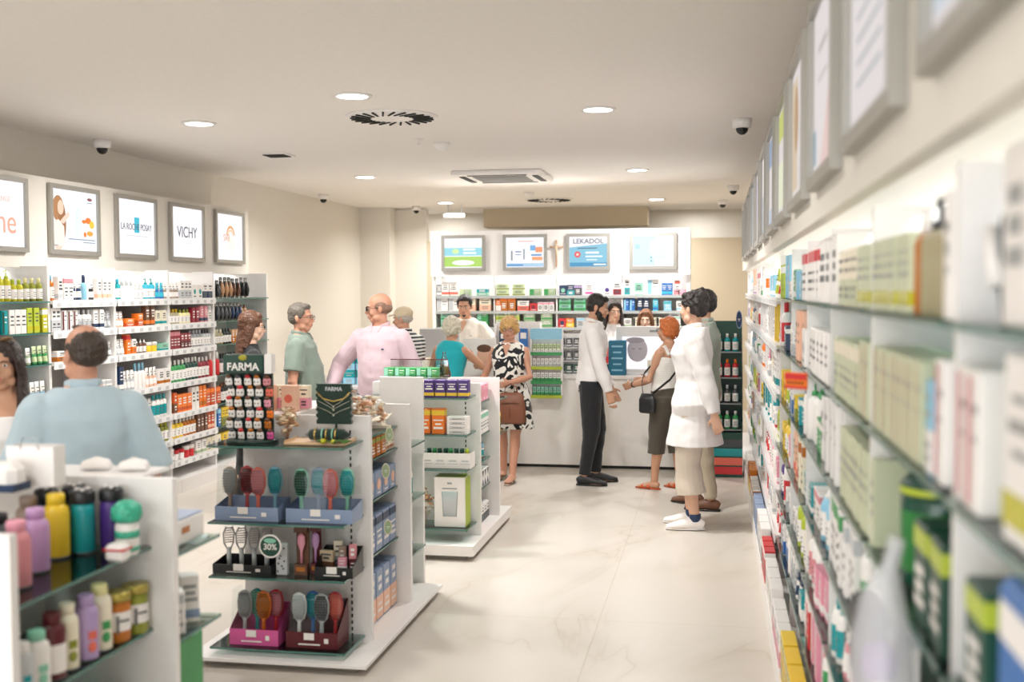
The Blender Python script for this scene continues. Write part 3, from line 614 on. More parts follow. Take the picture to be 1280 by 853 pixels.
# ---- wall shelving under the lit posters: (picture columns of the run, kind, colours, height)
LROWS = [
 [(-70, -20, 'pump', 'yellowgreen', 'lime', .20), (-20, 12, 'pump', 'yellowgreen', 'lime', .215), (13, 28, 'bottle', 'yellowgreen', 'lime', .15), (29, 52, 'bottle', 'olive', 'paleyellow', .16), (53, 66, 'bottle', 'amber', 'skyblue', .185),
  (68, 76, 'carton_tall', 'white', 'silver', .175), (77, 88, 'carton_tall', 'white', 'rose', .17), (88, 101, 'tube', 'white', 'navy', .19), (101, 108, 'spray', 'skyblue', 'navy', .19), (109, 118, 'tube', 'white', 'black', .18), (119, 136, 'carton_tall', 'white', 'peach', .17),
  (138, 150, 'bottle', 'teal', 'cyan', .165), (151, 166, 'spray', 'white', 'silver', .16), (167, 178, 'bottle', 'silver', 'white', .14), (180, 193, 'pump', 'cyan', 'teal', .175), (194, 204, 'tube', 'cyan', 'blue', .165), (205, 222, 'tube', 'white', 'taupe', .165), (223, 236, 'carton_tall', 'white', 'silver', .16),
  (237, 250, 'carton', 'white', 'teal', .20), (251, 262, 'carton', 'white', 'navy', .22), (263, 272, 'hang', 'black', 'darkgrey', .17), (273, 287, 'hang', 'black', 'tan', .20), (288, 297, 'hang', 'black', 'brown', .19), (298, 308, 'hang', 'darkgrey', 'black', .20)],
 [(-70, -15, 'bottle', 'white', 'teal', .17), (-14, 6, 'carton_tall', 'teal', 'darkgreen', .16), (7, 28, 'carton_tall', 'white', 'silver', .165), (29, 45, 'carton_tall', 'lime', 'yellowgreen', .175), (46, 57, 'carton_tall', 'yellowgreen', 'white', .17), (58, 72, 'carton_tall', 'white', 'silver', .17), (73, 94, 'carton_tall', 'white', 'maroon', .15),
  (95, 112, 'bottle', 'white', 'silver', .15), (113, 126, 'carton_tall', 'white', 'navy', .15), (127, 136, 'tube', 'silver', 'grey', .16), (138, 152, 'tube', 'white', 'peach', .15), (152, 165, 'wide', 'orange', 'darkorange', .15), (166, 177, 'carton', 'orange', 'darkorange', .17), (178, 190, 'carton_tall', 'brown', 'orange', .165),
  (191, 205, 'carton', 'cream', 'teal', .20), (206, 221, 'bottle', 'khaki', 'yellow', .13), (222, 236, 'bottle', 'paleyellow', 'olive', .125), (237, 246, 'carton_tall', 'darkred', 'rose', .14), (247, 256, 'carton_tall', 'rose', 'navy', .15), (257, 266, 'carton_tall', 'white', 'silver', .15), (267, 285, 'hang', 'black', 'darkgrey', .18), (286, 298, 'hang', 'black', 'navy', .175), (299, 307, 'bottle', 'tan', 'brown', .15)],
 [(-70, -20, 'carton_tall', 'white', 'teal', .15), (-20, 18, 'bottle', 'white', 'lime', .15), (19, 36, 'tube', 'white', 'sage', .14), (37, 56, 'tube', 'palegreen', 'green', .15), (60, 85, 'wide', 'white', 'amber', .17), (86, 136, 'tube', 'white', 'grey', .14), (138, 152, 'tube', 'white', 'silver', .15), (153, 160, 'carton_tall', 'orange', 'red', .16), (161, 166, 'carton_tall', 'white', 'orange', .12), (167, 180, 'dropper', 'brown', 'white', .19), (181, 194, 'jar', 'yellow', 'white', .24),
  (195, 208, 'wide', 'mint', 'teal', .14), (209, 221, 'carton_tall', 'darkred', 'rose', .16), (222, 234, 'carton_tall', 'darkred', 'maroon', .135), (235, 250, 'bottle', 'grey', 'silver', .155), (251, 264, 'bottle', 'silver', 'darkgrey', .15), (265, 276, 'bottle', 'khaki', 'cream', .14), (277, 286, 'bottle', 'black', 'darkgrey', .15), (287, 306, 'carton_tall', 'tan', 'amber', .13)],
 [(-60, 26, 'tube', 'white', 'silver', .17), (27, 52, 'tube', 'white', 'skyblue', .2), (56, 84, 'wide', 'white', 'taupe', .2), (85, 134, 'carton', 'white', 'silver', .18), (136, 150, 'carton_tall', 'navy', 'white', .2), (151, 164, 'tube', 'white', 'silver', .19), (165, 178, 'spray', 'white', 'skyblue', .21), (179, 192, 'tube', 'white', 'peach', .19), (193, 208, 'carton', 'white', 'amber', .22),
  (210, 228, 'bottle', 'green', 'white', .19), (229, 244, 'bottle', 'darkgreen', 'white', .2), (245, 258, 'bottle', 'darkred', 'white', .19), (259, 271, 'spray', 'red', 'white', .22), (273, 306, 'bottle', 'darkgrey', 'black', .2)],
 [(-60, 60, 'wide', 'white', 'sage', .2), (61, 164, 'carton', 'white', 'mint', .2), (166, 186, 'tube', 'white', 'skyblue', .2), (187, 204, 'bottle', 'white', 'teal', .19), (205, 216, 'carton_tall', 'darkorange', 'brown', .18), (217, 234, 'carton', 'orange', 'darkorange', .25), (235, 244, 'carton_tall', 'white', 'peach', .2), (245, 252, 'carton_tall', 'orange', 'amber', .2), (253, 270, 'carton', 'darkorange', 'orange', .26), (273, 306, 'bottle', 'black', 'brown', .19)],
 [(176, 196, 'bottle', 'white', 'sage', .17), (197, 210, 'bottle', 'olive', 'yellowgreen', .17), (211, 224, 'bottle', 'yellow', 'white', .16), (225, 240, 'bottle', 'amber', 'white', .165), (241, 254, 'carton_tall', 'brown', 'tan', .16), (255, 262, 'carton_tall', 'darkorange', 'peach', .16), (263, 271, 'carton_tall', 'blue', 'skyblue', .17), (273, 306, 'carton_tall', 'yellow', 'olive', .17)],
 [(190, 212, 'tube', 'white', 'silver', .13), (213, 226, 'jar', 'white', 'red', .26), (227, 238, 'jar', 'red', 'white', .3), (239, 252, 'carton', 'white', 'sage', .2), (253, 270, 'carton', 'cream', 'grey', .2), (273, 306, 'carton', 'yellow', 'black', .2)]]
for i, rw in enumerate(LROWS):
    for j, (xa, xb, kind, c1, c2, h) in enumerate(rw):
        pr, wd, dp, ds = auto(kind, c1, c2, h, i * 7 + j)
        wh = f'{ORD[i]} shelf under the lit posters'
        row(pr, wd, ds, wh, 'y', yon(xa, -4.66), yon(xb + 1, -4.66), LX, ZL[i], dp, math.pi / 2, jit=.006)

# ---- shelves behind the counter: columns at y = 12.5
BROWS = [
 [(545, 551, 'carton_tall', 'grey', 'white', .12), (552, 572, 'carton', 'white', 'coral', .22), (573, 590, 'wide', 'sage', 'palegreen', .13), (591, 615, 'wide', 'teal', 'mint', .13), (618, 658, 'wide', 'palegreen', 'olive', .11), (660, 696, 'wide', 'sage', 'green', .13),
  (699, 709, 'carton', 'navy', 'mint', .16), (710, 717, 'carton', 'navy', 'teal', .165), (718, 727, 'carton', 'darkgrey', 'lilac', .16), (728, 745, 'carton', 'white', 'hotpink', .19), (754, 764, 'carton', 'white', 'purple', .165), (766, 777, 'carton', 'white', 'darkred', .2), (778, 790, 'carton_tall', 'white', 'teal', .16), (791, 806, 'carton', 'mint', 'white', .19), (807, 826, 'wide', 'white', 'skyblue', .3), (827, 841, 'carton_tall', 'blue', 'cyan', .12), (842, 851, 'carton_tall', 'white', 'coral', .15), (852, 861, 'wide', 'pink', 'rose', .1)],
 [(544, 576, 'wide', 'white', 'silver', .25), (578, 616, 'wide', 'cream', 'peach', .25), (619, 624, 'carton_tall', 'orange', 'white', .12), (625, 645, 'carton', 'amber', 'orange', .21), (646, 662, 'wide', 'white', 'coral', .2), (663, 671, 'carton', 'red', 'darkred', .12), (672, 693, 'carton_tall', 'white', 'pink', .09), (697, 734, 'wide', 'mint', 'green', .12), (777, 795, 'carton_tall', 'blue', 'skyblue', .12), (796, 812, 'carton_tall', 'navy', 'cyan', .13), (813, 826, 'carton_tall', 'cyan', 'blue', .12), (827, 842, 'carton', 'skyblue', 'teal', .15), (843, 858, 'carton', 'white', 'skyblue', .15)],
 [(544, 572, 'wide', 'mint', 'green', .14), (590, 616, 'wide', 'green', 'mint', .14), (619, 650, 'wide', 'palegreen', 'lime', .14), (651, 694, 'wide', 'sage', 'green', .14), (697, 708, 'carton', 'red', 'navy', .14), (709, 716, 'carton', 'orange', 'yellow', .14), (717, 734, 'carton', 'silver', 'skyblue', .15), (776, 790, 'carton', 'white', 'sage', .14), (791, 828, 'carton_tall', 'cream', 'black', .1), (829, 858, 'wide', 'white', 'mint', .15)],
 [(544, 570, 'wide', 'silver', 'skyblue', .15), (596, 616, 'wide', 'palegreen', 'green', .17), (662, 694, 'carton', 'mint', 'teal', .18), (697, 716, 'carton', 'darkgrey', 'silver', .15), (776, 858, 'wide', 'white', 'cream', .16)],
 [(596, 616, 'wide', 'green', 'darkgreen', .16), (697, 716, 'carton', 'darkgreen', 'silver', .15)]]
for i, rw in enumerate(BROWS):
    for j, (xa, xb, kind, c1, c2, h) in enumerate(rw):
        h = round(h * (1.3 if kind == 'wide' else 1.15 if kind == 'carton' else 1.1), 3); pr, wd, dp, ds = auto(kind, c1, c2, h, i * 5 + j)
        st = 2 if (i == 2 and kind == 'wide') or (i == 0 and c1 == 'palegreen') or (i == 1 and kind == 'wide' and c1 in ('mint', 'white') and h < .21) else 1
        hh = {'wide': .45, 'carton': .62, 'carton_tall': 1}[kind] * h
        row(pr, wd, ds, f'{ORD[i]} shelf behind the counter', 'x', xon(xa, 12.56), xon(xb, 12.56), BY + .05, ZB[i], dp, 0, stack=st, sh=hh + .001)

# ---- aisle shelving (faces -x): hand-set near runs, mixed runs farther along
def rr(i, ya, yb, pr, wd, dp, ds, rows=1, stack=1, sh=0): row(pr, wd, ds, f'{ORD[i]} shelf of the aisle shelving', 'y', ya, yb, RX, ZR[i], dp, -math.pi / 2, jit=.004, rows=rows, stack=stack, sh=sh)
pr = carton(.13, .16, .225, 'white', 'greyblue', 'plain', 3, True); rr(0, 1.22, 1.50, pr, .13, .16, 'big white carton with grey print')
pr = carton(.05, .12, .20, 'white', 'pink', 'plain', 8, True); rr(0, 1.80, 1.86, pr, .05, .12, 'slim pinkish white carton by the green bag')
pr = bottle(.034, .21, 'khaki', 'darkgrey', None, top='pump', nm='serum_bottle'); rr(0, 1.87, 2.10, pr, .072, .07, 'khaki pump bottle with dark head')
pr = bottle(.022, .19, 'amber', 'white', None); rr(0, 2.10, 2.17, pr, .05, .046, 'slim amber bottle with white cap')
pr = carton(.06, .10, .155, 'celery', 'yellowgreen', 'band', 1); rr(0, 2.2, 2.95, pr, .062, .10, 'greyish green carton with yellow-green low band')
pr = carton(.06, .10, .155, 'cream', 'celery', 'half', 2); rr(0, 2.97, 3.4, pr, .062, .10, 'cream carton with grey-green lower half')
pr = carton(.09, .12, .215, 'white', 'lilac', 'plain', 5); rr(0, 3.45, 4.0, pr, .09, .12, 'tall lilac-white carton')
pr = carton(.10, .12, .20, 'white', 'red', 'top', 6); rr(0, 4.05, 4.8, pr, .10, .12, 'tall white carton with red top band')
pr = carton(.17, .16, .235, 'white', 'yellowgreen', 'band', 4, True); rr(1, 1.22, 1.56, pr, .17, .16, 'big white carton with lime base band')
pr = carton(.075, .14, .20, 'white', 'rose', 'side', 4, True); rr(1, 1.60, 1.92, pr, .075, .14, 'white carton with rose side strip')
pr = carton(.06, .12, .16, 'skyblue', 'white', 'half', 4, True); rr(1, 1.93, 2.0, pr, .06, .12, 'sky blue carton beside white ones')
pr = carton(.055, .11, .185, 'celery', 'beige', 'side', 4); rr(1, 2.05, 2.9, pr, .056, .11, 'greyish green carton with beige side strip')
pr = carton(.055, .11, .17, 'celery', 'cream', 'top', 4); rr(1, 2.92, 3.5, pr, .056, .11, 'grey-green carton with cream top band')
pr = carton(.13, .12, .17, 'white', 'silver', 'plain', 9); rr(1, 3.55, 4.4, pr, .13, .12, 'broad white carton')
pr = carton(.05, .11, .20, 'celery', 'khaki', 'plain', 4); rr(2, 2.62, 3.3, pr, .052, .11, 'grey-green slim plain carton')
pr = carton(.11, .12, .18, 'darkgreen', 'lime', 'top', 5); rr(2, 1.55, 2.1, pr, .11, .12, 'dark green carton with lime top band')
RK = ['carton_tall', 'carton', 'bottle', 'tube', 'wide', 'pump', 'carton_tall', 'carton']
RC = [('white', 'silver')] * 6 + [('white', 'rose'), ('white', 'teal'), ('white', 'blue'), ('white', 'red'), ('white', 'lilac'), ('cream', 'amber'), ('white', 'green'), ('pink', 'white'), ('skyblue', 'white'), ('yellow', 'olive'), ('lime', 'white'),
      ('teal', 'white'), ('navy', 'white'), ('red', 'white'), ('green', 'white'), ('purple', 'white'), ('orange', 'white'), ('silver', 'grey'), ('peach', 'coral')]
rg = random.Random(11)
starts = [4.85, 4.45, 3.35, 2.3, 1.9, 1.6]
for i in range(6):
    y = starts[i]; j = 0
    while y < 12.7:
        L = rg.uniform(.22, .42) * (1 + (y > 7) * .5); y2 = min(y + L, 12.8); kind = rg.choice(RK); c1, c2 = rg.choice(RC); h = rg.uniform(.18, .245)
        pr, wd, dp, ds = auto(kind, c1, c2, round(h, 2), rg.randrange(20))
        f = 1.0 if y < 5 else 1.3 if y < 8 else 1.9
        row(pr, wd * f, ds, f'{ORD[i]} shelf of the {"near" if y < 5 else "middle" if y < 8.5 else "far"} aisle shelving', 'y', y, y2, RX, ZR[i], dp, -math.pi / 2, jit=.02)
        y = y2 + .03; j += 1
y = 3.0
for j, (c1, c2, w_, h_) in enumerate([('pink', 'rose', .16, .17), ('cyan', 'teal', .12, .19), ('yellow', 'olive', .2, .2), ('white', 'pink', .18, .15), ('white', 'blue', .2, .17), ('red', 'white', .12, .18), ('white', 'silver', .2, .2), ('greyblue', 'white', .2, .17), ('white', 'amber', .2, .17), ('amber', 'yellow', .15, .2), ('white', 'silver', .2, .18)]):
    pr = carton(w_, .058, h_, c1, c2, ('half', 'plain', 'top')[j % 3], j, True)
    for k in range(3):
        put(pr, (RX - .037, y + w_ / 2, .1215), -math.pi / 2, f'{cw(c1)} carton with {cw(c2)} print, aisle shelving plinth{"" if j < 6 else ", far run"}', 'box', f'plinth cartons {c1} {c2}'); y += w_ + .02
    y += .08

# special things on the aisle shelving
t = thing('toiletry_bag', 'dark green and navy drawstring bag with white lettering standing between big white cartons', 'bag', (.44, 1.665, 1.7025))
a = MB(); 
prof = [(0, .0, .045, .055), (0, .06, .05, .062), (0, .14, .048, .06), (0, .18, .035, .05), (0, .205, .02, .03), (0, .235, .04, .045)]
a.tube([(x, 0, z) for x, z, _, _ in [(0, p[1], 0, 0) for p in prof]], [(p[2], p[3]) for p in prof], n=16, side=(1, 0, 0)); a.build('pouch', mat('bag_navy', '14384F', .6, bump=.5, bscale=30), t)
a = MB(); a.tube([(-.056, -.02, .05), (-.058, 0, .09), (-.054, .02, .13)], .012); a.build('white_patch', P('white'), t)
a = MB(); a.tube([(0, 0, .215), (-.01, -.06, .222), (0, -.10, .222), (.01, -.13, .222)], [(.03, .012), (.035, .012), (.045, .012), (.03, .01)], side=(0, 0, 1)); a.build('strap_flap', mat('bag_green', '0F4A42', .6), t)
t = thing('green_canister', 'large dark green cylindrical canister with a lime lid band on the third shelf', 'canister', (.45, 2.33, 1.1615))
a = MB(); a.lathe([(.078, 0), (.082, .01), (.082, .17), (.078, .18)], n=28); a.build('body', mat('canister_green', '0E4A38', .2), t)
a = MB(); a.lathe([(.084, .178), (.084, .20), (.07, .215)], n=28); a.build('lid', P('darkgreen'), t)
a = MB(); a.lathe([(.085, .183), (.085, .196)], n=28, caps=False); a.build('lid_band', P('lime'), t)
a = MB(); a.lathe([(.0828, .03), (.0828, .15)], n=28, caps=False); a.build('label_sleeve', mat('canister_leaf', '2E7A3C', .3, var=.4, bscale=20), t)
M_haze = mat('hazy_film', 'E6E6EA', .25)
_n = M_haze.node_tree.nodes; _tr = _n.new('ShaderNodeBsdfTransparent'); _mx = _n.new('ShaderNodeMixShader'); _mx.inputs[0].default_value = .45
M_haze.node_tree.links.new(_tr.outputs[0], _mx.inputs[1]); M_haze.node_tree.links.new(_n['Principled BSDF'].outputs[0], _mx.inputs[2]); M_haze.node_tree.links.new(_mx.outputs[0], _n['Material Output'].inputs[0])
t = thing('net_bag', 'clear plastic bag with white and lilac contents hanging from the third shelf edge', 'bag', (.25, 1.74, 1.055))
a = MB(); a.tube([(0, 0, 0), (0, 0, .05), (0, .01, .16), (0, 0, .24), (.01, 0, .28), (.02, 0, .32)], [(.05, .03), (.085, .05), (.08, .045), (.04, .03), (.012, .012), (.02, .012)], n=16, side=(0, 1, 0)); a.build('bag_film', M_haze, t)
a = MB(); a.ball((0, -.02, .07), (.03, .045, .04)); a.build('white_roll', P('white'), t)
a = MB(); a.ball((0, .03, .12), (.028, .038, .035)); a.build('lilac_sponge', mat('sponge', PAL['lilac'], .9, bump=.6, bscale=200), t)
t = thing('black_case', 'small black zipped case leaning out of the fourth shelf', 'case', (.30, 2.28, .97))
a = MB(); a.cbox((0, 0, .085), (.06, .13, .17), .015); a.build('shell', mat('case_black', '1A1C20', .45), t); a = MB(); a.box((0, -.0, .09), (.062, .132, .006)); a.bx(-.002, .002, -.004, .004, .16, .185); a.build('zip', P('grey'), t)
t = thing('blue_package', 'glossy blue package low beside the hanging clear bag', 'package', (.43, 1.42, 1.1615))
a = MB(); a.cbox((0, 0, .11), (.14, .20, .22), .012); a.build('wrapper', P('blue', .2), t); a = MB(); a.box((-.071, 0, .17), (.002, .16, .05)); a.build('label_strip', P('white'), t)
def wobbler(loc, rz, lab, col, bcol, r=.05, ry=None, bar=True, txt=None):
    t = thing('price_wobbler', lab, 'sign', loc, rz)
    a = MB(); a.lathe([(r, -.0015), (r, .0015)], n=28, M=Matrix.Rotation(math.pi / 2, 3, 'X') @ Matrix.Diagonal((1, (ry or r) / r, 1))); a.build('rim_disc', P(bcol), t)
    a = MB(); a.lathe([(r * .86, -.0005), (r * .86, .002)], n=28, M=Matrix.Rotation(math.pi / 2, 3, 'X') @ Matrix.Diagonal((1, (ry or r) / r, 1))); a.build('inner_disc', P(col), t)
    if txt: text(txt, r * .72, P('white'), t, (0, -.0035, -.004), bold=.0006)
    elif bar:
        a = MB(); a.box((0, -.003, r * .1), (r * .9, .001, r * .16)); a.box((0, -.003, -r * .3), (r * .6, .001, r * .12)); a.build('print_lines', P('white'), t)
    a = MB(); a.tube([(0, .002, r * .9), (0, .02, r * 1.3), (0, .04, r * 1.35)], .0015); a.build('stem', M_clear, t)
    return t
wobbler((.22, 10.6, 1.47), -math.pi / 2 + .9, 'dark blue oval price disc near the far end of the aisle shelving', 'navy', 'greyblue', .035, .085)
t = thing('shelf_banner', 'red and orange promotional strip sticking out of the aisle shelving', 'sign', (.24, 3.45, 1.475), -.7); t.scale = (.5, .6, .5)
a = MB(); a.cbox((0, 0, 0), (.16, .012, .10), .002); a.build('card', P('orange'), t); a = MB(); a.box((0, -.007, .025), (.158, .002, .035)); a.box((0, -.007, -.04), (.158, .002, .015)); a.build('red_stripe', P('red'), t); a = MB(); [a.disc((-.05 + k * .025, -.0085, -.012), .009, n=10) for k in range(5)]; a.build('print_marks', P('maroon'), t)

# cardboard display stand at the end of the aisle
t = thing('cardboard_display', 'tall cardboard floor display with green sides and striped base beside the aisle shelving', 'display stand', (.12, 10.55, 0))
a = MB()
a.poly([(-.12, -.0, .0), (.13, -.0, .0), (.13, .36, 0), (-.12, .36, 0)])
for x in (-.13, .13):
    a.bx(x - .004, x + .004, 0, .36, 0, .5); 
a.bx(-.13, .13, .34, .36, 0, 1.45); a.bx(-.13, .13, -.004, .0, 0, .42); a.build('carton_body', P('darkgreen'), t)
a = MB()
for x in (-.13, .13): a.poly([(x, 0, .42), (x, .36, .42), (x, .36, 1.45), (x, .28, 1.42), (x, .12, .95)]); a.poly([(x + .005, 0, .42), (x + .005, .36, .42), (x + .005, .36, 1.45), (x + .005, .28, 1.42), (x + .005, .12, .95)][::-1])
a.build('side_wing', P('teal'), t)
for k, c in enumerate(('red', 'coral', 'teal', 'darkgrey')):
    a = MB(); a.bx(-.132, .132, -.008, -.004, .03 + k * .085, .10 + k * .085); a.build('base_stripe', P(c), t)
for k in range(4):
    a = MB(); a.bx(-.125, .125, .06 + k * .05, .34, .43 + k * .24, .44 + k * .24); a.build('shelf', P('grey'), t)
for k, (c1, c2, d) in enumerate((('green', 'white', 'green bottle'), ('darkgrey', 'silver', 'dark grey bottle'), ('red', 'orange', 'red bottle'), ('teal', 'white', 'teal bottle'))):
    pr = bottle(.028, .17, c1, c2, 'white')
    for q in range(3): put(pr, (.04 + q * .075, 10.55 + .12 + k * .05, .441 + k * .24), 0, f'{d} on the {("lowest", "second lowest", "second highest", "highest")[k]} tier of the cardboard floor display', 'bottle', f'{d} trio, cardboard display')

# ------------------------------------------------------------------ free-standing gondolas in the middle of the shop
M_film = glass('cover_film', 'F7F9F9', .02)
for _n in M_film.node_tree.nodes:
    if _n.type == 'MATH': _n.inputs[1].default_value = .45
def gondola(name, lab, xl, b0, xr, yd0, yd1, deck, end_y, top, gl, glz, bay, bayz, farz, far_gl=(), sh=.29, xdeck=.08):
    t = thing(name, lab, 'gondola', (xl * .5 + xr * .5, (yd0 + yd1) / 2, 0)); ox, oy = (xl + xr) / 2, (yd0 + yd1) / 2
    def L(a, n, mm): a.v = [(p[0] - ox, p[1] - oy, p[2]) for p in a.v]; return a.build(n, mm, t)
    a = MB(); a.bx(xl, xr + xdeck, yd0, yd1, .035, deck); L(a, 'deck', M_white)
    a = MB(); a.bx(xl + .06, xr + xdeck - .06, yd0 + .06, yd1 - .06, 0, .035); L(a, 'kick_board', mat('kick_grey', '8E877D', .7))
    a = MB(); a.bx(b0, xr, end_y, end_y + .03, deck, top); L(a, 'end_board', M_white)
    a = MB(); xs = xr - .10
    if glz:
        for k in range(int((top - deck - .06) / .032)): a.bx(xs - .004, xs + .004, end_y - .0015, end_y, deck + .02 + k * .032, deck + .038 + k * .032)
        L(a, 'slotted_strip', M_slot)
    for z in glz:
        a = MB(); a.bx(gl[0], gl[1] - .0031, gl[2] + .0031, end_y - .004, z - .009, z, 0); a.bx(gl[0], gl[1], gl[2], gl[2] + .003, z - .009, z, 1); a.bx(gl[1] - .003, gl[1], gl[2] + .0031, end_y - .004, z - .009, z, 1); L(a, 'glass_shelf', [M_glass, M_gedge])
    xs = xr - .07 - sh
    a = MB(); a.bx(xs - .03, xs, end_y + .031, bay - .001, deck, top - .1); L(a, 'spine_panel', M_white)
    a = MB(); a.bx(b0, xs - .031, end_y + .031, bay - .001, top - .02, top); L(a, 'top_board', M_white)
    for z in bayz:
        a = MB(); a.bx(xs + .001, xr - .073, end_y + .032, bay - .002, z - .009, z, 0); a.bx(xr - .073, xr - .07, end_y + .032, bay - .002, z - .009, z, 1); L(a, 'glass_shelf', [M_glass, M_gedge])
    a = MB(); a.bx(b0, xr, bay, bay + .03, deck, farz); L(a, 'far_panel', M_white)
    for z in far_gl:
        a = MB(); a.bx(b0, xr - .0031, bay + .034, bay + .32, z - .009, z, 0); a.bx(xr - .003, xr, bay + .034, bay + .32, z - .009, z, 1); L(a, 'glass_shelf', [M_glass, M_gedge])
    return t
G1 = gondola('display_gondola', 'white gondola with hairbrushes on glass end shelves, middle of the shop', -2.42, -2.28, -1.63, 4.80, 6.25, .05, 5.15, 1.15, (-2.33, -1.665, 4.85), (1.035, .675, .42, .085), 5.86, (1.02, .90, .69, .41), 1.135, (.9, .6, .3))
G2 = gondola('display_gondola', 'white gondola with orange and purple cartons nearest the service counter', -2.42, -2.3, -1.55, 6.99, 8.38, .10, 7.33, 1.13, (-2.32, -1.578, 7.05), (1.052, .812, .585, .195), 8.0, (.96, .73, .54, .35), 1.115, (.95, .7, .35), xdeck=.02)
G0 = gondola('display_gondola', 'white gondola with drinking bottles, cut by the picture edge', -2.5, -2.4, -1.60, 2.25, 3.50, .08, 2.31, 1.19, None, (), 3.10, (.985, .735, .49, .27), 1.19, (.955, .69, .41), sh=.36)
a = MB(); a.bx(-.35, .33, .256, .44, .295 * 4, 1.19); a.build('rear_top_board', M_white, G0)
t = thing('partition_screen', 'plain white upright panel standing behind the dried flowers gondola', 'panel', (-1.80, 6.30, 0)); a = MB(); a.cbox((0, 0, .625), (.26, .03, 1.25), .003); a.build('board', M_white, t); a = MB(); a.box((0, 0, .006), (.28, .06, .012)); a.build('foot_plate', M_white, t)

# ---- hairbrushes
def brush(body, pad, clear=True, curved=False, s=1.0, h=.24):
    key = ('br', body, pad, curved, h)
    if key in PROTO: return PROTO[key]
    a = MB(); hw = .036
    a.tube([(0, 0, 0), (0, 0, .02), (0, .004, .09), (0, .004, .105)], [(.008, .007), (.011, .009), (.009, .007), (.012, .007)], n=12, side=(1, 0, 0))
    n = 20; pts = []
    a.tube([(0, .004, .10), (0, .006, .115), (0, .008, .15), (0, .008, .19), (0, .006, .225), (0, .004, .238)], [(.012, .006), (.028, .006), (.037, .006), (.038, .006), (.030, .006), (.008, .004)], n=16, side=(1, 0, 0))
    root = a.build('hairbrush', P(body, .2), link=False)
    b = MB(); b.tube([(0, -.002, .112), (0, -.004, .15), (0, -.004, .19), (0, -.002, .226)], [(.020, .004), (.032, .005), (.033, .005), (.020, .004)], n=14, side=(1, 0, 0))
    c = b.build('bristle_pad', P(pad, .5), link=False); c.parent = root; proto_child(root, c)
    b = MB(); rg2 = random.Random(5)
    for i in range(9):
        for j in range(5):
            z = .12 + i * .0125; x = (j - 2) * .0135 * (1 - abs(i - 4) * .07); b.tube([(x, -.007, z), (x * 1.1, -.022, z + .002)], .0016, n=4)
    c = b.build('bristles', mat('bristle_' + body, [v * .75 for v in hexc(PAL[body])], .4), link=False); c.parent = root; proto_child(root, c)
    PROTO[key] = root; return root
def tray(lab, x0, x1, y0, z, h, col, d=.16, rise=None, marks='white', side_h=None, name='display_tray', tag_w=.05, film=True):
    w = x1 - x0; t = thing(name, lab, 'tray', ((x0 + x1) / 2, y0 + d / 2, z + .0012))
    a = MB(); side_h = side_h or h
    a.bx(-w / 2, w / 2, -d / 2, d / 2, 0, .006); a.bx(-w / 2, w / 2, -d / 2, -d / 2 + .004, .006, h); a.bx(-w / 2, w / 2, d / 2 - .004, d / 2, .006, side_h)
    for s in (-1, 1):
        x = s * (w / 2 - .002); y0_, y1_ = -d / 2 + .004, d / 2 - .004
        for q in (-.002, .002): a.poly([(x + q, y0_, .006), (x + q, y1_, .006), (x + q, y1_, side_h), (x + q, y0_, h)][::(1 if q > 0 else -1)])
    a.build('carton_base', P(col), t)
    a = MB()
    for k in range(3): a.box((-w * .05, -d / 2 - .001, h * .25 + k * .004 * 0), (w * .42, .0012, h * .09)) if k == 0 else None
    a.box((w * .28, -d / 2 - .001, h * .5), (w * .08, .0012, h * .3)); a.build('print_lines', P(marks), t)
    if film:
        a = MB(); fh = .255
        for s in (-1, 1): a.poly([(s * (w / 2 - .005), -d / 2 + .006, h), (s * (w / 2 - .005), d / 2 - .006, h), (s * (w / 2 - .005), d / 2 - .006, fh), (s * (w / 2 - .005), -d / 2 + .03, fh)])
        a.poly([(-w / 2 + .005, -d / 2 + .006, h), (w / 2 - .005, -d / 2 + .006, h), (w / 2 - .005, -d / 2 + .03, fh), (-w / 2 + .005, -d / 2 + .03, fh)]); a.build('clear_cover', M_film, t)
    a = MB(); a.box((-w * .05, -d / 2 - .003, h * .75), (tag_w, .0015, .032)); a.build('price_tag', P('white'), t)
    return t
def brushes(cols, x0, x1, y, z, where, tilt=.0, rz=0, hh=.24):
    n = len(cols)
    for k, (b, p) in enumerate(cols):
        x = x0 + (k + .5) * (x1 - x0) / n
        nm = f'{cw(b)} paddle hairbrush with {cw(p)} pad, {where}'
        if uniq(nm) is None: nm = f'second {nm}'
        put(brush(b, p), (x, y + (k % 2) * .036 - .014, z + .0085), rz, nm, 'hairbrush', 'hairbrushes ' + where, rx=0)
yb = 4.90
zt, z2, z3, z4 = 1.035, .675, .42, .085
xa = lambda p: xon(p, 4.93)
tray('grey-blue card tray of hairbrushes under the keychain stand', xa(268), xa(347), yb, z2, .065, 'greyblue', side_h=.09)
tray('grey-blue card tray of hairbrushes under the necklace display', xa(357), xa(440), yb, z2, .065, 'greyblue', side_h=.09)
brushes([('taupe', 'grey'), ('red', 'maroon'), ('coral', 'rose'), ('skyblue', 'teal')], xa(272), xa(343), yb + .07, z2, 'in the tray under the keychain stand')
brushes([('mint', 'darkgreen'), ('greyblue', 'teal'), ('coral', 'rose'), ('mint', 'teal')], xa(362), xa(435), yb + .07, z2, 'in the tray under the necklace display')
tray('black tray of curved vent brushes beside the round discount sign', xa(264), xa(337), yb, z3, .045, 'black', side_h=.06, film=False)
tray('black tray of small makeup packs on the middle glass shelf', xa(392), xa(440), yb, z3, .05, 'black', side_h=.12, film=False)
tray('pink tray of hairbrushes on the lowest glass shelf', xa(284), xa(345), yb, z4, .075, 'hotpink', side_h=.17)
tray('maroon tray of hairbrushes on the lowest glass shelf', xa(355), xa(420), yb, z4, .075, 'maroon', side_h=.2)
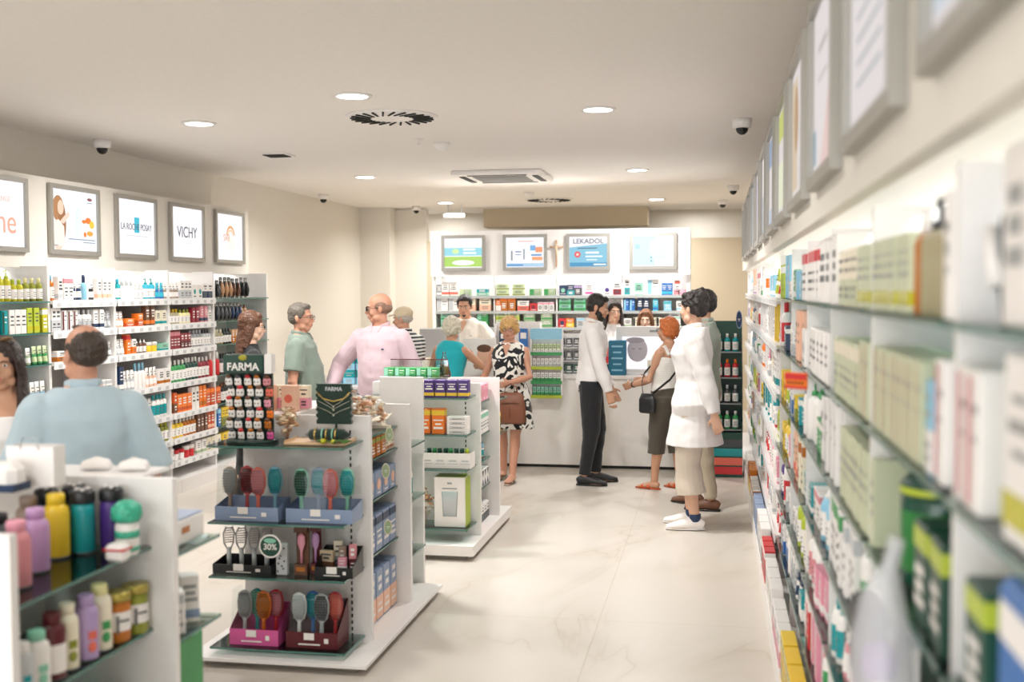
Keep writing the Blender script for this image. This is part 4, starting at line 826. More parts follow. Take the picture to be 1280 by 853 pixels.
brushes([('silver', 'grey'), ('teal', 'mint'), ('orange', 'amber'), ('red', 'rose')], xa(291), xa(339), yb + .07, z4, 'in the pink tray')
brushes([('white', 'silver'), ('blue', 'teal'), ('silver', 'darkgrey'), ('red', 'coral')], xa(359), xa(416), yb + .07, z4, 'in the maroon tray')
# vent brushes
def vent_brush():
    a = MB()
    for s in (-1, 1): a.tube([(s * .006, 0, 0), (s * .007, .005, .09), (s * .022, .012, .12), (s * .026, .0, .17), (s * .014, -.03, .205)], .004, n=8)
    a.tube([(0, 0, .0), (0, .004, .10)], .011, n=10); 
    for k in range(7): a.tube([(-.024 + abs(k - 3) * .002, .008 - k * .004, .125 + k * .012), (.024 - abs(k - 3) * .002, .008 - k * .004, .125 + k * .012)], .0028, n=6)
    root = a.build('vent_brush', P('silver', .2), link=False)
    b = MB()
    for k in range(7):
        for j in range(4): x = -.018 + j * .012; b.tube([(x, .004 - k * .004, .125 + k * .012), (x, -.022 - k * .004, .127 + k * .012)], .0013, n=4)
    c = b.build('bristles', P('rose'), link=False); c.parent = root; proto_child(root, c); return root
vb = vent_brush()
for k in range(4):
    x = xa(268) + (k + .5) * (xa(332) - xa(268)) / 4
    put(vb, (x, yb + .08, z3 + .0085), .5, 'silver curved vent brush with pink bristles in the black tray', 'hairbrush', 'vent brushes in the black tray', ry=.0)
wb = wobbler((xa(343), 4.842, .575), 0, 'round green discount sign with a white rim hanging from the glass shelf', 'darkgreen', 'white', .055, txt='30%')
a = MB(); a.disc((0, -.0032, .026), .03, n=16, ry=.012); a.build('white_crescent', P('mint'), wb)
t = thing('bone_comb_box', 'small white patterned packet with dark dots next to the vent brushes', 'packet', (xa(349), yb + .03, z3 + .0012)); a = MB(); a.cbox((0, 0, .075), (.055, .03, .15), .004); a.build('packet', P('silver'), t)
a = MB(); [a.disc((random.uniform(-.02, .02), -.0165, .02 + k * .012), .005, n=8) for k in range(10)]; a.build('dots', P('darkgrey'), t)
for k, (px, c1, c2) in enumerate(((371, 'brown', 'pink'), (386, 'maroon', 'mauve'))):
    t = thing('boxed_brush', f'{cw(c1)} window box holding a {cw(c2)} small brush on the middle glass shelf', 'box', (xa(px), yb + .055 + k * .03, z3 + .0012))
    a = MB(); w = .062 - k * .02; a.bx(-w / 2, w / 2, -.02, .02, 0, .05); a.bx(-w / 2, w / 2, .012, .02, .05, .23); a.bx(-w / 2, w / 2, -.02, .012, .2, .23); a.build('card_box', P(c1), t)
    a = MB(); a.tube([(0, -.005, .052), (0, -.005, .11), (0, -.005, .125), (0, -.005, .15), (0, -.005, .18), (0, -.005, .195)], [(.006, .005), (.006, .005), (.012, .006), (.02, .008), (.018, .008), (.006, .004)], n=12, side=(1, 0, 0)); a.build('small_brush', P(c2), t)
    a = MB(); a.box((0, -.0205, .027), (w * .7, .001, .02)); a.build('label_patch', P('amber'), t)
for k, (px, zz, yy, c1, c2, ww, h) in enumerate(((399, 0, .02, 'beige', 'brown', .07, .10), (418, 0, .03, 'taupe', 'black', .035, .12), (421, 0, -.01, 'pink', 'white', .04, .075), (431, 0, .03, 'rose', 'maroon', .035, .13), (410, 0, .055, 'cream', 'grey', .04, .14))):
    pr = carton(ww, .02, h, c1, c2, 'half', k); put(pr, (xa(px), yb + .08 + yy, z3 + .0085), .1 * (k - 2), f'{cw(c1)} makeup pack with {cw(c2)} lower half in the black tray', 'pack', 'small makeup packs')

# ---- keychain stand
t = thing('keychain_stand', 'dark green countertop stand with lettered header and rows of hooks', 'display stand', (xa(306), 5.0, zt + .001))
W = .27
a = MB(); a.lathe([(.125, 0), (.125, .012), (.12, .016)], n=32, sy=.8); a.build('base', mat('stand_green', '16302A', .3), t)
a = MB(); a.bx(-W / 2 + .03, W / 2 - .03, -.01, .01, .016, .42); a.build('back_board', mat('stand_green', '16302A', .3), t)
a = MB(); a.cbox((-.02, -.03, .375), (.20, .05, .085), .004); a.build('header', mat('header_green', '1D4338', .3), t)
a = MB(); a.bx(.085, .12, -.05, .0, .33, .42); a.build('white_side_card', P('white'), t)
text('FARMA', .05, P('white'), t, (-.02, -.0565, .36), bold=.0012)
a = MB(); a.ball((-.02, -.056, .405), (.022, .004, .014), n=12); a.build('leaf_emblem', mat('emblem_gold', 'A8A02C', .4), t)
def keychain(c1, c2, seed):
    key = ('k', c1, c2, seed)
    if key in PROTO: return PROTO[key]
    a = MB(); a.cbox((0, 0, -.035), (.036, .016, .038), .006, 0); root = a.build('keychain', P(c1, .5), link=False)
    b = MB(); b.ball((0, 0, -.010), (.015, .010, .010), n=10); c = b.build('cap_top', P(c2), link=False); c.parent = root; proto_child(root, c)
    b = MB()
    for s in (-1, 1): b.ball((s * .008, -.0085, -.034), (.0035, .002, .0035), n=8)
    c = b.build('eye_dots', P('black'), link=False); c.parent = root; proto_child(root, c)
    PROTO[key] = root; return root
for r_ in range(6):
    for c_ in range(5):
        if c_ == 4: cc = ('rose', 'coral', 'pink', 'orange', 'amber', 'hotpink')[r_], 'brown'
        else: cc = ('white', ('brown', 'darkgrey', 'red', 'amber')[(r_ + c_) % 4])
        x = xa(306) - .105 + c_ * .048 + (r_ % 2) * .012; z = zt + .325 - r_ * .051
        put(keychain(cc[0], cc[1], (r_ + c_) % 2), (x, 4.972 - (c_ % 2) * .006, z), random.uniform(-.3, .3), f'{cw(cc[0])} square keychain with {cw(cc[1])} top on the green stand' , 'keychain', f'{cc[0]} keychains {cc[1]}', rx=.1)
# ---- necklace display
xn = xa(408)
t = thing('wooden_tray', 'pale wooden tray carrying the green jewellery display', 'tray', (xa(392), 5.0, zt + .001)); a = MB(); a.cbox((0, 0, .007), (.30, .17, .014), .003); a.box((-.145, 0, .017), (.006, .17, .008)); a.box((.145, 0, .017), (.006, .17, .008)); a.build('board', mat('pale_wood', 'D9B48C', .5, bump=.1, bscale=60), t)
t = thing('necklace_display', 'dark green scalloped velvet bust with gold necklaces and small white lettering', 'jewellery display', (xn, 5.03, zt + .09))
gv = mat('velvet_green', '0F2A20', .9, sheen=.5)
a = MB(); N = 14
out = []
hh = .19; wd_ = .085
pts = [(-wd_, 0), (wd_, 0)]
R_ = []
for k in range(15): z = k * hh / 14; R_.append((wd_ + .006 * math.sin(k * 2.7), z))
poly = [(x, z) for x, z in R_] + [(-x, z) for x, z in R_[::-1]]
a.poly([(x, -.012 - .03 * (z / hh) * 0, z) for x, z in poly]); a.poly([(x, .012, z) for x, z in poly][::-1])
for k in range(len(poly)): p, q = poly[k], poly[(k + 1) % len(poly)]; a.poly([(p[0], -.012, p[1]), (q[0], -.012, q[1]), (q[0], .012, q[1]), (p[0], .012, p[1])][::-1])
a.build('bust_panel', gv, t)
text('FARMA', .026, P('silver'), t, (0, -.0135, .165), bold=.0005)
a = MB(); a.tube([(-.08, -.016, .15), (-.05, -.018, .12), (0, -.02, .108), (.05, -.018, .12), (.08, -.016, .15)], .0035, n=6); a.build('snake_necklace', mat('gold', 'C9A860', .3, .9), t)
for k, zz in enumerate((.09, .075, .05)):
    a = MB(); a.tube([(-.078, -.015, .14 - k * .03), (-.03, -.016, zz + .012), (0, -.017, zz - .005), (.03, -.016, zz + .012), (.078, -.015, .14 - k * .03)], .0012, n=5); a.ball((0, -.018, zz - .008), .005, n=8); a.build('pendant_necklace', mat('silver_chain', 'D8D4C0', .3, .9), t)
a = MB(); a.tube([(0, .02, -.075), (0, .02, 0)], .006); a.box((0, .0, -.0695), (.12, .06, .006)); a.build('stand_foot', gv, t)
t = thing('bracelet_roll', 'dark green velvet roll with pointed ends wearing bracelets', 'jewellery display', (xn - .01, 4.955, zt + .048))
a = MB(); a.tube([(-.11, 0, 0), (-.085, 0, .0), (-.08, 0, 0), (.08, 0, 0), (.085, 0, 0), (.115, 0, 0)], [.002, .022, .028, .028, .022, .002], n=18); a.build('roll', gv, t)
for k, x in enumerate((-.055, -.02, .0, .03, .045)):
    a = MB(); a.lathe([(.0305, -.003), (.032, 0), (.0305, .003)], n=22, caps=False, M=Matrix.Rotation(math.pi / 2, 3, 'Y')); a.v = [(p[0] + x, p[1], p[2]) for p in a.v]; a.build('bracelet', mat('gold', 'C9A860', .3, .9) if k % 2 == 0 else P('mint'), t)
a = MB(); a.bx(-.05, .05, -.012, .012, -.031, -.022); a.build('roll_foot', gv, t)
t = thing('olive_sprig', 'small green leaves with a yellow-green fruit lying on the wooden tray', 'plant', (xn + .01, 4.89, zt + .012)); rg3 = random.Random(3)
a = MB(); a.ball((-.02, .0, .014), (.016, .014, .013), n=10); a.ball((.03, .0, .012), (.012, .012, .012), n=10); a.build('fruit', P('yellowgreen'), t)
a = MB(); [a.ball((rg3.uniform(-.09, .11), rg3.uniform(-.01, .03), .008 + rg3.uniform(0, .01)), (.02, .008, .004), M=Matrix.Rotation(rg3.uniform(0, 3), 3, 'Z'), n=8) for _ in range(16)]; a.build('leaves', mat('leaf_green', '4C6E2C', .6), t)
def dried(name, lab, loc, h, r, cols, n=60, stem='tan', seed=1, vase=None):
    t = thing(name, lab, 'dried flowers', loc); g = random.Random(seed); z0 = 0
    a = MB(); b = [MB() for _ in cols]
    for k in range(n):
        an = g.uniform(0, 6.28); rr_ = r * math.sqrt(g.random()); zz = h * g.uniform(.55, 1) - .3 * h * (rr_ / r) ** 2; p = Vector((rr_ * math.cos(an), rr_ * math.sin(an), zz))
        if k % 3 == 0: a.tube([(p.x * .1, p.y * .1, 0), (p.x * .5, p.y * .5, zz * .6), p], .0012, n=4)
        m_ = b[k % len(cols)]
        for q in range(3): m_.ball(p + Vector((g.uniform(-1, 1), g.uniform(-1, 1), g.uniform(-1, 1))) * .014, (.019, .011, .005), n=6, M=Matrix.Rotation(g.uniform(0, 3), 3, 'Z') @ Matrix.Rotation(g.uniform(-1, 1), 3, 'X'))
    a.build('stems', P(stem), t)
    for k, c in enumerate(cols): o = b[k].build('petals', P(c, .8), t); o['kind'] = 'stuff'
    if vase:
        a = MB(); a.lathe([(.02, 0), (.03, .01), (.032, .05), (.02, .08), (.022, .09)], n=16); a.build('vase', P(vase), t)
    return t
dried('dried_flowers', 'loose dried cream and pink flowers on the upper side shelf of the brush gondola', (-1.80, 5.40, 1.0215), .22, .17, ['cream', 'beige', 'peach', 'tan', 'white', 'cream'], 150, seed=4)
dried('dried_grass', 'small sprig of dried tan grass beside the keychain stand', (xa(346), 5.04, zt + .002), .17, .04, ['tan', 'beige'], 40, seed=6)
dried('dried_flowers', 'dried white flowers on the low glass shelf beside the big white blender box', (xon(527, 7.12), 7.15, .1965), .26, .06, ['cream', 'tan', 'white'], 40, seed=8)
t = thing('paper_fan', 'cream folded paper shape lying on the upright white panel', 'ornament', (-1.80, 5.72, 1.035)); a = MB()
for k in range(10): x = -.1 + k * .02; a.poly([(x, -.05, .0 + k * .004), (x + .02, -.05, .008 + k * .004), (x + .02, .05, .02 + k * .005), (x, .05, .012 + k * .005)])
for k in range(10): x = -.1 + k * .02; a.poly([(x, -.05, -.004 + k * .004), (x + .02, -.05, .004 + k * .004), (x + .02, .05, .016 + k * .005), (x, .05, .008 + k * .005)][::-1])
a.bx(-.1, .1, -.02, .02, -.012, -.0); a.build('folds', P('cream'), t)

# ---- products on the gondolas
def rowx(pr, wd, lab, cat, x0, x1, y, z, grp, n=None, stack=1, sh=0, rz=0):
    n = n or max(1, int(abs(x1 - x0) / (wd * 1.03)))
    for k in range(n):
        for s in range(stack): put(pr, (x0 + (k + .5) * (x1 - x0) / n, y, z + .0015 + s * sh), rz, lab, cat, grp)
def rowy(pr, wd, lab, cat, x, y0, y1, z, grp, n=None, stack=1, sh=0, rz=math.pi / 2):
    n = n or max(1, int(abs(y1 - y0) / (wd * 1.03)))
    for k in range(n):
        for s in range(stack): put(pr, (x, y0 + (k + .5) * (y1 - y0) / n, z + .0015 + s * sh), rz, lab, cat, grp)
rowx(carton(.075, .06, .13, 'peach', 'coral', 'dot', 1), .078, 'peach carton with coral disc behind the keychain stand', 'box', -2.27, -2.03, 5.30, 1.15, 'peach cartons')
rowx(carton(.05, .05, .12, 'cream', 'pink', 'half', 2), .052, 'cream carton with pink lower half behind the necklace display', 'box', -2.25, -2.03, 5.42, 1.15, 'cream cartons')
S1 = -1.765
rowy(carton(.075, .12, .10, 'amber', 'olive', 'top', 1), .078, 'amber patterned box on the brush gondola side shelf', 'box', S1, 5.21, 5.66, .90, 'amber patterned boxes')
rowy(carton(.05, .1, .09, 'cream', 'amber', 'band', 1), .052, 'cream box beside the amber patterned boxes', 'box', S1, 5.67, 5.84, .90, 'small cream boxes')
rowy(carton(.11, .12, .13, 'greyblue', 'peach', 'dot', 1), .115, 'grey-blue box with peach disc, second side shelf of the brush gondola', 'box', S1, 5.21, 5.84, .69, 'grey-blue boxes, second shelf')
rowy(carton(.11, .12, .19, 'greyblue', 'navy', 'top', 2), .115, 'grey-blue box with navy top band, third side shelf of the brush gondola', 'box', S1, 5.21, 5.84, .41, 'grey-blue boxes, third shelf')
rowy(carton(.11, .12, .26, 'greyblue', 'peach', 'half', 3), .115, 'grey-blue tall box with peach lower half on the gondola deck', 'box', S1, 5.21, 5.84, .05, 'grey-blue tall boxes')
for k, (y, z) in enumerate(((5.62, 1.0), (5.55, .82), (5.58, .52))):
    wobbler((-1.675, y, z), math.pi / 2 - .9, f'small cream oval price disc on the {("top", "middle", "lowest")[k]} side shelf of the brush gondola', 'sage', 'cream', .022, .04)
# G1 far end cap
rowx(bottle(.03, .2, 'white', 'teal', 'teal'), .07, 'white bottle with teal label at the far end of the brush gondola', 'bottle', -1.87, -1.65, 6.0, .60, 'white teal bottles')
rowx(carton(.08, .1, .16, 'white', 'blue', 'band', 4), .085, 'white box with blue band low at the far gondola end', 'box', -1.9, -1.65, 6.0, .30, 'white blue boxes')
# G2 front
X2 = lambda p: xon(p, 7.12)
rowx(carton(.062, .07, .125, 'yellow', 'orange', 'half', 2), .065, 'yellow carton with orange lower half beside the purple cartons', 'box', X2(498), X2(529), 7.12, 1.052, 'yellow cartons', stack=1)
rowx(carton(.066, .07, .115, 'purple', 'yellow', 'band', 2), .07, 'purple carton with yellow base band on the top glass shelf', 'box', X2(530), X2(587), 7.12, 1.052, 'purple cartons', n=4)
rowx(carton(.085, .07, .165, 'orange', 'yellow', 'top', 2), .09, 'orange carton with yellow top band on the second glass shelf', 'box', X2(485), X2(557), 7.13, .812, 'orange cartons', n=4)
rowx(carton(.135, .09, .028, 'white', 'silver', 'plain', 2), .14, 'flat white box in a neat stack beside the orange cartons', 'box', X2(558), X2(586), 7.13, .812, 'stacked flat white boxes', n=1, stack=4, sh=.029)
t = thing('pouch_box', 'long white open box full of green pouches on the third glass shelf', 'box', (X2(557), 7.17, .5865)); a = MB(); w = .33
a.bx(-w / 2, w / 2, -.07, -.065, 0, .10); a.bx(-w / 2, w / 2, .065, .07, 0, .10); a.bx(-w / 2, -w / 2 + .005, -.065, .065, 0, .10); a.bx(w / 2 - .005, w / 2, -.065, .065, 0, .10); a.bx(-w / 2 + .005, w / 2 - .005, -.065, .065, 0, .005); a.build('tray_carton', P('white'), t)
a = MB(); [a.box((-w / 2 + .04 + k * .085, -.071, .05), (.05, .002, .012)) for k in range(4)]; [a.box((-w / 2 + .04 + k * .085, -.071, .03), (.07, .002, .005)) for k in range(4)]; a.build('print_lines', P('silver'), t)
rp = random.Random(9)
a = MB(); a.tube([(0, 0, 0), (0, 0, .06), (0, 0, .10), (0, 0, .115)], [(.013, .03), (.015, .034), (.012, .03), (.015, .03)], n=8, side=(1, 0, 0)); pouch = {c: None for c in ('darkgreen', 'green', 'lime')}
for c in pouch: b = MB(); b.v, b.f, b.m, b.sm = list(a.v), a.f, a.m, a.sm; pouch[c] = b.build('foil_pouch', P(c, .3), link=False)
for k in range(8):
    c = 'lime' if k > 6 else ('darkgreen', 'green', 'darkgreen')[k % 3]
    put(pouch[c], (X2(557) - w / 2 + .036 + k * .0368, 7.17, .5925), 0, f'{cw(c)} foil pouch standing in the long white open box', 'pouch', f'{c} foil pouches', ry=rp.uniform(-.03, .03))
t = thing('blender_box', 'big white appliance box with lime green side and printed blender', 'box', (X2(561), 7.185, .1965))
a = MB(); a.cbox((0, 0, .165), (.21, .15, .33), .004); a.build('carton', P('white'), t)
a = MB(); a.bx(.1055, .107, -.073, .073, .004, .326); a.bx(-.10, .10, -.07, .07, .3301, .332); a.build('lime_side', mat('lime_print', 'A5B82E', .4), t)
a = MB(); a.tube([(0, -.0768, .07), (0, -.0768, .15), (0, -.0768, .235)], [(.045, .001), (.05, .001), (.055, .001)], n=10, side=(1, 0, 0)); a.build('printed_blender', P('silver'), t)
a = MB(); a.box((0, -.077, .255), (.1, .001, .008)); a.box((0, -.077, .29), (.03, .001, .012)); a.build('print_lines', P('grey'), t)
# G2 side bay
S2 = -1.685
rowy(carton(.085, .12, .12, 'pink', 'rose', 'dot', 4), .09, 'pink patterned box on the top side shelf of the counter-side gondola', 'box', S2, 7.39, 7.98, .96, 'pink patterned boxes')
rowy(carton(.065, .12, .17, 'white', 'coral', 'side', 4), .068, 'white box with coral side strip, second side shelf of the counter-side gondola', 'box', S2, 7.39, 7.7, .73, 'white coral boxes')
rowy(carton(.06, .12, .15, 'white', 'mint', 'top', 4), .065, 'white box with mint top band, second side shelf of the counter-side gondola', 'box', S2, 7.71, 7.98, .73, 'white mint boxes')
rowy(jar(.032, .09, 'navy', 'white', 'skyblue'), .07, 'navy and white jar, third side shelf of the counter-side gondola', 'jar', S2, 7.39, 7.7, .54, 'navy jars', stack=1)
rowy(jar(.032, .10, 'white', 'skyblue', 'teal'), .07, 'white and sky blue jar, third side shelf of the counter-side gondola', 'jar', S2, 7.71, 7.98, .54, 'white jars')
rowy(carton(.07, .12, .12, 'white', 'navy', 'tri', 4), .075, 'white and navy box, fourth side shelf of the counter-side gondola', 'box', S2, 7.39, 7.98, .35, 'white navy boxes')
rowy(carton(.08, .12, .17, 'coral', 'red', 'half', 4), .085, 'coral box with red lower half on the deck of the counter-side gondola', 'box', S2, 7.39, 7.7, .10, 'coral boxes')
rowy(carton(.08, .12, .12, 'white', 'darkgrey', 'half', 4), .085, 'white box with dark grey lower half on the counter-side gondola deck', 'box', S2, 7.71, 7.98, .10, 'white grey boxes')
rowx(bottle(.035, .2, 'yellow', 'black', 'olive'), .08, 'yellow bottle with black cap on the far end of the counter-side gondola', 'bottle', -1.74, -1.57, 8.2, .70, 'yellow bottles')
rowx(carton(.09, .1, .15, 'white', 'darkgrey', 'top', 4), .095, 'white box with dark top band, far end of the counter-side gondola', 'box', -1.75, -1.56, 8.2, .35, 'white dark boxes')
rowx(carton(.09, .1, .12, 'mint', 'white', 'top', 4), .095, 'mint box with white top band, far end of the counter-side gondola', 'box', -1.75, -1.56, 8.2, .95, 'mint boxes')
# on top of G2
t = thing('acrylic_tray', 'clear tray with a thin maroon rim holding green boxes on the gondola top', 'tray', (xon(520, 7.6), 7.62, 1.1312)); w = .42
a = MB(); a.bx(-w / 2, w / 2, -.06, .06, 0, .004); a.bx(-w / 2, w / 2, -.06, -.057, .004, .03); a.bx(-w / 2, w / 2, .057, .06, .004, .13); a.build('tray_wall', M_clear, t)
a = MB(); a.bx(-w / 2, w / 2, .056, .062, .13, .136); a.build('rim', P('maroon'), t)
rowx(carton(.075, .07, .075, 'green', 'mint', 'side', 4), .078, 'small green box in the clear tray on the gondola top', 'box', xon(480, 7.6), xon(548, 7.6), 7.61, 1.136, 'green boxes in the clear tray', n=5)
t = thing('glass_ornament', 'small clear conical ornament with brown filling on the gondola top', 'ornament', (xon(555, 7.8), 7.8, 1.1312)); a = MB(); a.lathe([(.045, 0), (.05, .02), (.03, .10), (.012, .16), (.014, .18)], n=18); a.build('bottle_glass', M_clear, t); a = MB(); a.lathe([(.040, .004), (.042, .02), (.024, .09)], n=14); a.build('filling', mat('potpourri', '7A5C40', .9, var=.5, bscale=90), t)
t = thing('black_ball', 'small dark round tin beside the conical ornament', 'tin', (xon(545, 7.7) , 7.72, 1.1312)); a = MB(); a.lathe([(.02, 0), (.03, .01), (.03, .05), (.02, .06)], n=16); a.build('tin_body', P('black'), t); a = MB(); a.lathe([(.031, .03), (.031, .038)], n=16); a.build('lid_ring', P('grey'), t)

# ---- G0: drinking bottles (bay faces the aisle)
XB = -1.80
def tumbler(body, cap, h=.175, r=.035, nm='drinking_bottle', lab_c=None, sleeve=None):
    key = ('tu', body, cap, h, r, lab_c, sleeve)
    if key in PROTO: return PROTO[key]
    a = MB(); a.lathe([(r * .94, 0), (r, .006), (r, h * .70), (r * .92, h * .78), (r * .66, h * .83), (r * .62, h * .84)], n=28); root = a.build(nm, P(body, .3), link=False)
    b = MB(); b.lathe([(r * .62, h * .835), (r * .68, h * .84), (r * .68, h * .98), (r * .6, h)], n=24); c = b.build('cap', P(cap, .3), link=False); c.parent = root; proto_child(root, c)
    b = MB(); b.lathe([(r * 1.004, .0), (r * 1.004, .006)], n=28); c = b.build('base_ring', P('darkgrey', .3), link=False); c.parent = root; proto_child(root, c)
    if sleeve:
        b = MB(); b.lathe([(r * 1.006, h * .12), (r * 1.006, h * .55)], n=28, caps=False); c = b.build('sleeve_label', P(sleeve), link=False); c.parent = root; proto_child(root, c)
    if lab_c:
        b = MB(); b.box((0, -r * 1.0, h * .40), (r * .7, r * .12, h * .12)); b.ball((0, -r * .98, h * .22), (r * .4, r * .1, r * .5), n=8); c = b.build('printed_motif', P(lab_c), link=False); c.parent = root; proto_child(root, c)
    PROTO[key] = root; return root
# black lids with white buttons
def wide_lid(body, h=.185, r=.034):
    root = tumbler(body, 'black', h, r)
    b = MB(); b.lathe([(r * 1.02, h * .80), (r * 1.04, h * .82), (r * 1.04, h * .95), (r * .9, h)], n=26); c = b.build('wide_lid', P('black', .25), link=False); c.parent = root; proto_child(root, c)
    for q in range(3):
        b = MB(); b.lathe([(r * .2, h), (r * .2, h * 1.03)], n=12); b.v = [(p[0] + r * .5 * math.cos(q * 2.1), p[1] + r * .5 * math.sin(q * 2.1), p[2]) for p in b.v]; c = b.build('lid_button', P('white'), link=False); c.parent = root; proto_child(root, c)
    return root
D0 = .9865
for X, Y, pr, lab in ((-1.78, 2.60, tumbler('rose', 'pink', .175, .036), 'dusty pink drinking bottle at the picture edge'), (-1.90, 2.70, tumbler('darkgrey', 'black', .17), 'dark capped drinking bottle behind the pink one'), (-1.83, 2.76, tumbler('mauve', 'mauve', .175, .036), 'mauve drinking bottle between the pink and yellow ones'),
                       (-1.945, 2.90, tumbler('taupe', 'taupe', .18), 'taupe drinking bottle behind the mauve one'), (-1.87, 2.92, tumbler('yellow', 'yellow', .185, .037), 'bright yellow drinking bottle on the glass shelf')):
    put(pr, (X, Y, D0), math.pi / 2 - .5, lab, 'drinking bottle', None)
for X, Y, c, lab in ((-1.825, 2.985, 'teal', 'turquoise drinking bottle with a wide black lid'), (-1.765, 3.04, 'purple', 'purple drinking bottle with a wide black lid'), (-1.945, 2.99, 'navy', 'dark bottle with a black lid behind the yellow one'), (-1.895, 3.055, 'black', 'black bottle with a wide black lid behind the turquoise one')):
    put(wide_lid(c), (X, Y, D0), math.pi / 2 - .5, lab, 'drinking bottle', None)
pm = mat('green_pattern', '3FAE8E', .4, var=.7, bscale=60)
t = thing('patterned_caddy', 'green and white patterned faceted toiletry case beside the purple bottle', 'case', (-1.685, 2.985, D0)); t.scale = (.74, .74, .85); a = MB(); a.lathe([(.05, .115), (.062, .13), (.06, .165), (.03, .185)], n=8); a.build('faceted_lid', pm, t)
a = MB(); a.lathe([(.04, 0), (.046, .01), (.046, .10), (.04, .115)], n=12); a.build('white_cup', P('white'), t); a = MB(); a.lathe([(.047, .06), (.047, .085)], n=12); a.lathe([(.047, .015), (.047, .03)], n=12); a.build('green_stripe', pm, t)
t = thing('folded_case', 'small white case with red stripe under the patterned lid', 'case', (-1.67, 2.905, D0)); a = MB(); a.cbox((0, 0, .025), (.06, .05, .05), .01); a.build('case_body', P('white'), t); a = MB(); a.box((0, 0, .035), (.062, .052, .006)); a.build('red_stripe', P('red'), t)
D1 = .7365
for X, Y, pr, lab in ((-1.70, 2.42, tumbler('silver', 'grey', .14, .03, sleeve='white'), 'grey bottle low at the picture edge'), (-1.695, 2.485, tumbler('silver', 'white', .145, .028, lab_c='teal'), 'grey-white bottle with teal motif'), (-1.70, 2.555, tumbler('white', 'mint', .155, .033, lab_c='mint'), 'white bottle with mint cap and shoulder'), (-1.71, 2.64, tumbler('maroon', 'maroon', .175, .034, sleeve='white'), 'maroon bottle with white sleeve label'),
                       (-1.715, 2.715, tumbler('cream', 'cream', .18, .031, lab_c='olive'), 'cream bottle with small brown dots'), (-1.71, 2.80, tumbler('lilac', 'lilac', .18, .033, lab_c='coral'), 'lilac bottle with rainbow and red motif'), (-1.715, 2.88, tumbler('cream', 'paleyellow', .19, .033, lab_c='green'), 'cream bottle with printed avocado')):
    put(pr, (X, Y, D1), math.pi / 2 - .5, lab, 'drinking bottle', None)
def candle(c, lab, X, Y):
    t = thing('jar_candle', lab, 'candle', (X, Y, D1), math.pi / 2 - .5); a = MB(); a.lathe([(.034, 0), (.037, .005), (.037, .12)], n=24); a.build('jar_glass', P(c, .15), t)
    a = MB(); a.lathe([(.039, .12), (.039, .14), (.036, .146)], n=24); a.build('lid', mat('gold_lid', 'B8A858', .35, .7), t); a = MB(); a.lathe([(.0375, .035), (.0375, .09)], n=24, caps=False); a.build('label_sleeve', P('white'), t); a = MB(); a.box((0, -.0375, .065), (.03, .002, .006)); a.box((-.02, -.034, .055), (.006, .004, .05)); a.build('label_print', P('darkgrey'), t)
candle('amber', 'honey yellow jar candle with white label', -1.71, 2.965); candle('olive', 'olive green jar candle with white label, last beside the end panel', -1.70, 3.05)
for k, (px, c, lab) in enumerate(((150, 'darkorange', 'orange round tin on the lower glass shelf'), (120, 'paleyellow', 'pale round tin on the lower glass shelf'), (100, 'white', 'white round tin on the lower glass shelf'), (135, 'brown', 'brown round tin on the lower glass shelf'))):
    put(jar(.045, .11, c, c, 'olive'), (-1.74, 2.5 + k * .13, .4915), 0, lab, 'tin', None)
# on top of G0
t = thing('paper_bag', 'white paper gift bag standing on the near gondola top', 'bag', (xon(41, 2.95), 2.95, 1.1912)); a = MB()
a.bx(-.075, .075, -.03, -.029, 0, .115); a.bx(-.075, .075, .029, .03, 0, .115); a.bx(-.075, -.074, -.029, .029, 0, .115); a.bx(.074, .075, -.029, .029, 0, .115); a.bx(-.074, .074, -.029, .029, 0, .001); a.build('bag_body', P('white', .6), t)
a = MB(); a.tube([(-.03, -.032, .105), (-.02, -.032, .14), (.02, -.032, .14), (.03, -.032, .105)], .002, n=5); a.build('handle', P('silver'), t)
for k, (px, lab) in enumerate(((118, 'white rounded handset lying on the gondola top beside the paper bag'), (165, 'white rounded handset on the gondola top at the end panel'))):
    t = thing('massage_device', lab, 'device', (xon(px, 3.22), 3.215, 1.1912), .2); t.scale = (.75, .75, .75); a = MB(); a.tube([(-.065, 0, .012), (-.05, 0, .02), (0, 0, .03), (.045, 0, .024), (.062, 0, .012)], [(.02, .01), (.03, .02), (.034, .028), (.03, .022), (.02, .01)], n=16, side=(0, 1, 0)); a.build('shell', P('white', .3), t); a = MB(); a.box((0, -.0, .058), (.025, .01, .002)); a.build('button', P('silver'), t)
t = thing('blue_lined_box', 'white rounded box with a dark blue base band at the picture edge', 'box', (xon(2, 2.85), 2.85, 1.1912)); a = MB(); a.cbox((0, 0, .04), (.10, .08, .08), .02); a.build('box_body', P('white', .4), t); a = MB(); a.bx(-.0515, .0515, -.0415, .0415, .0, .022); a.build('base_band', P('navy'), t)
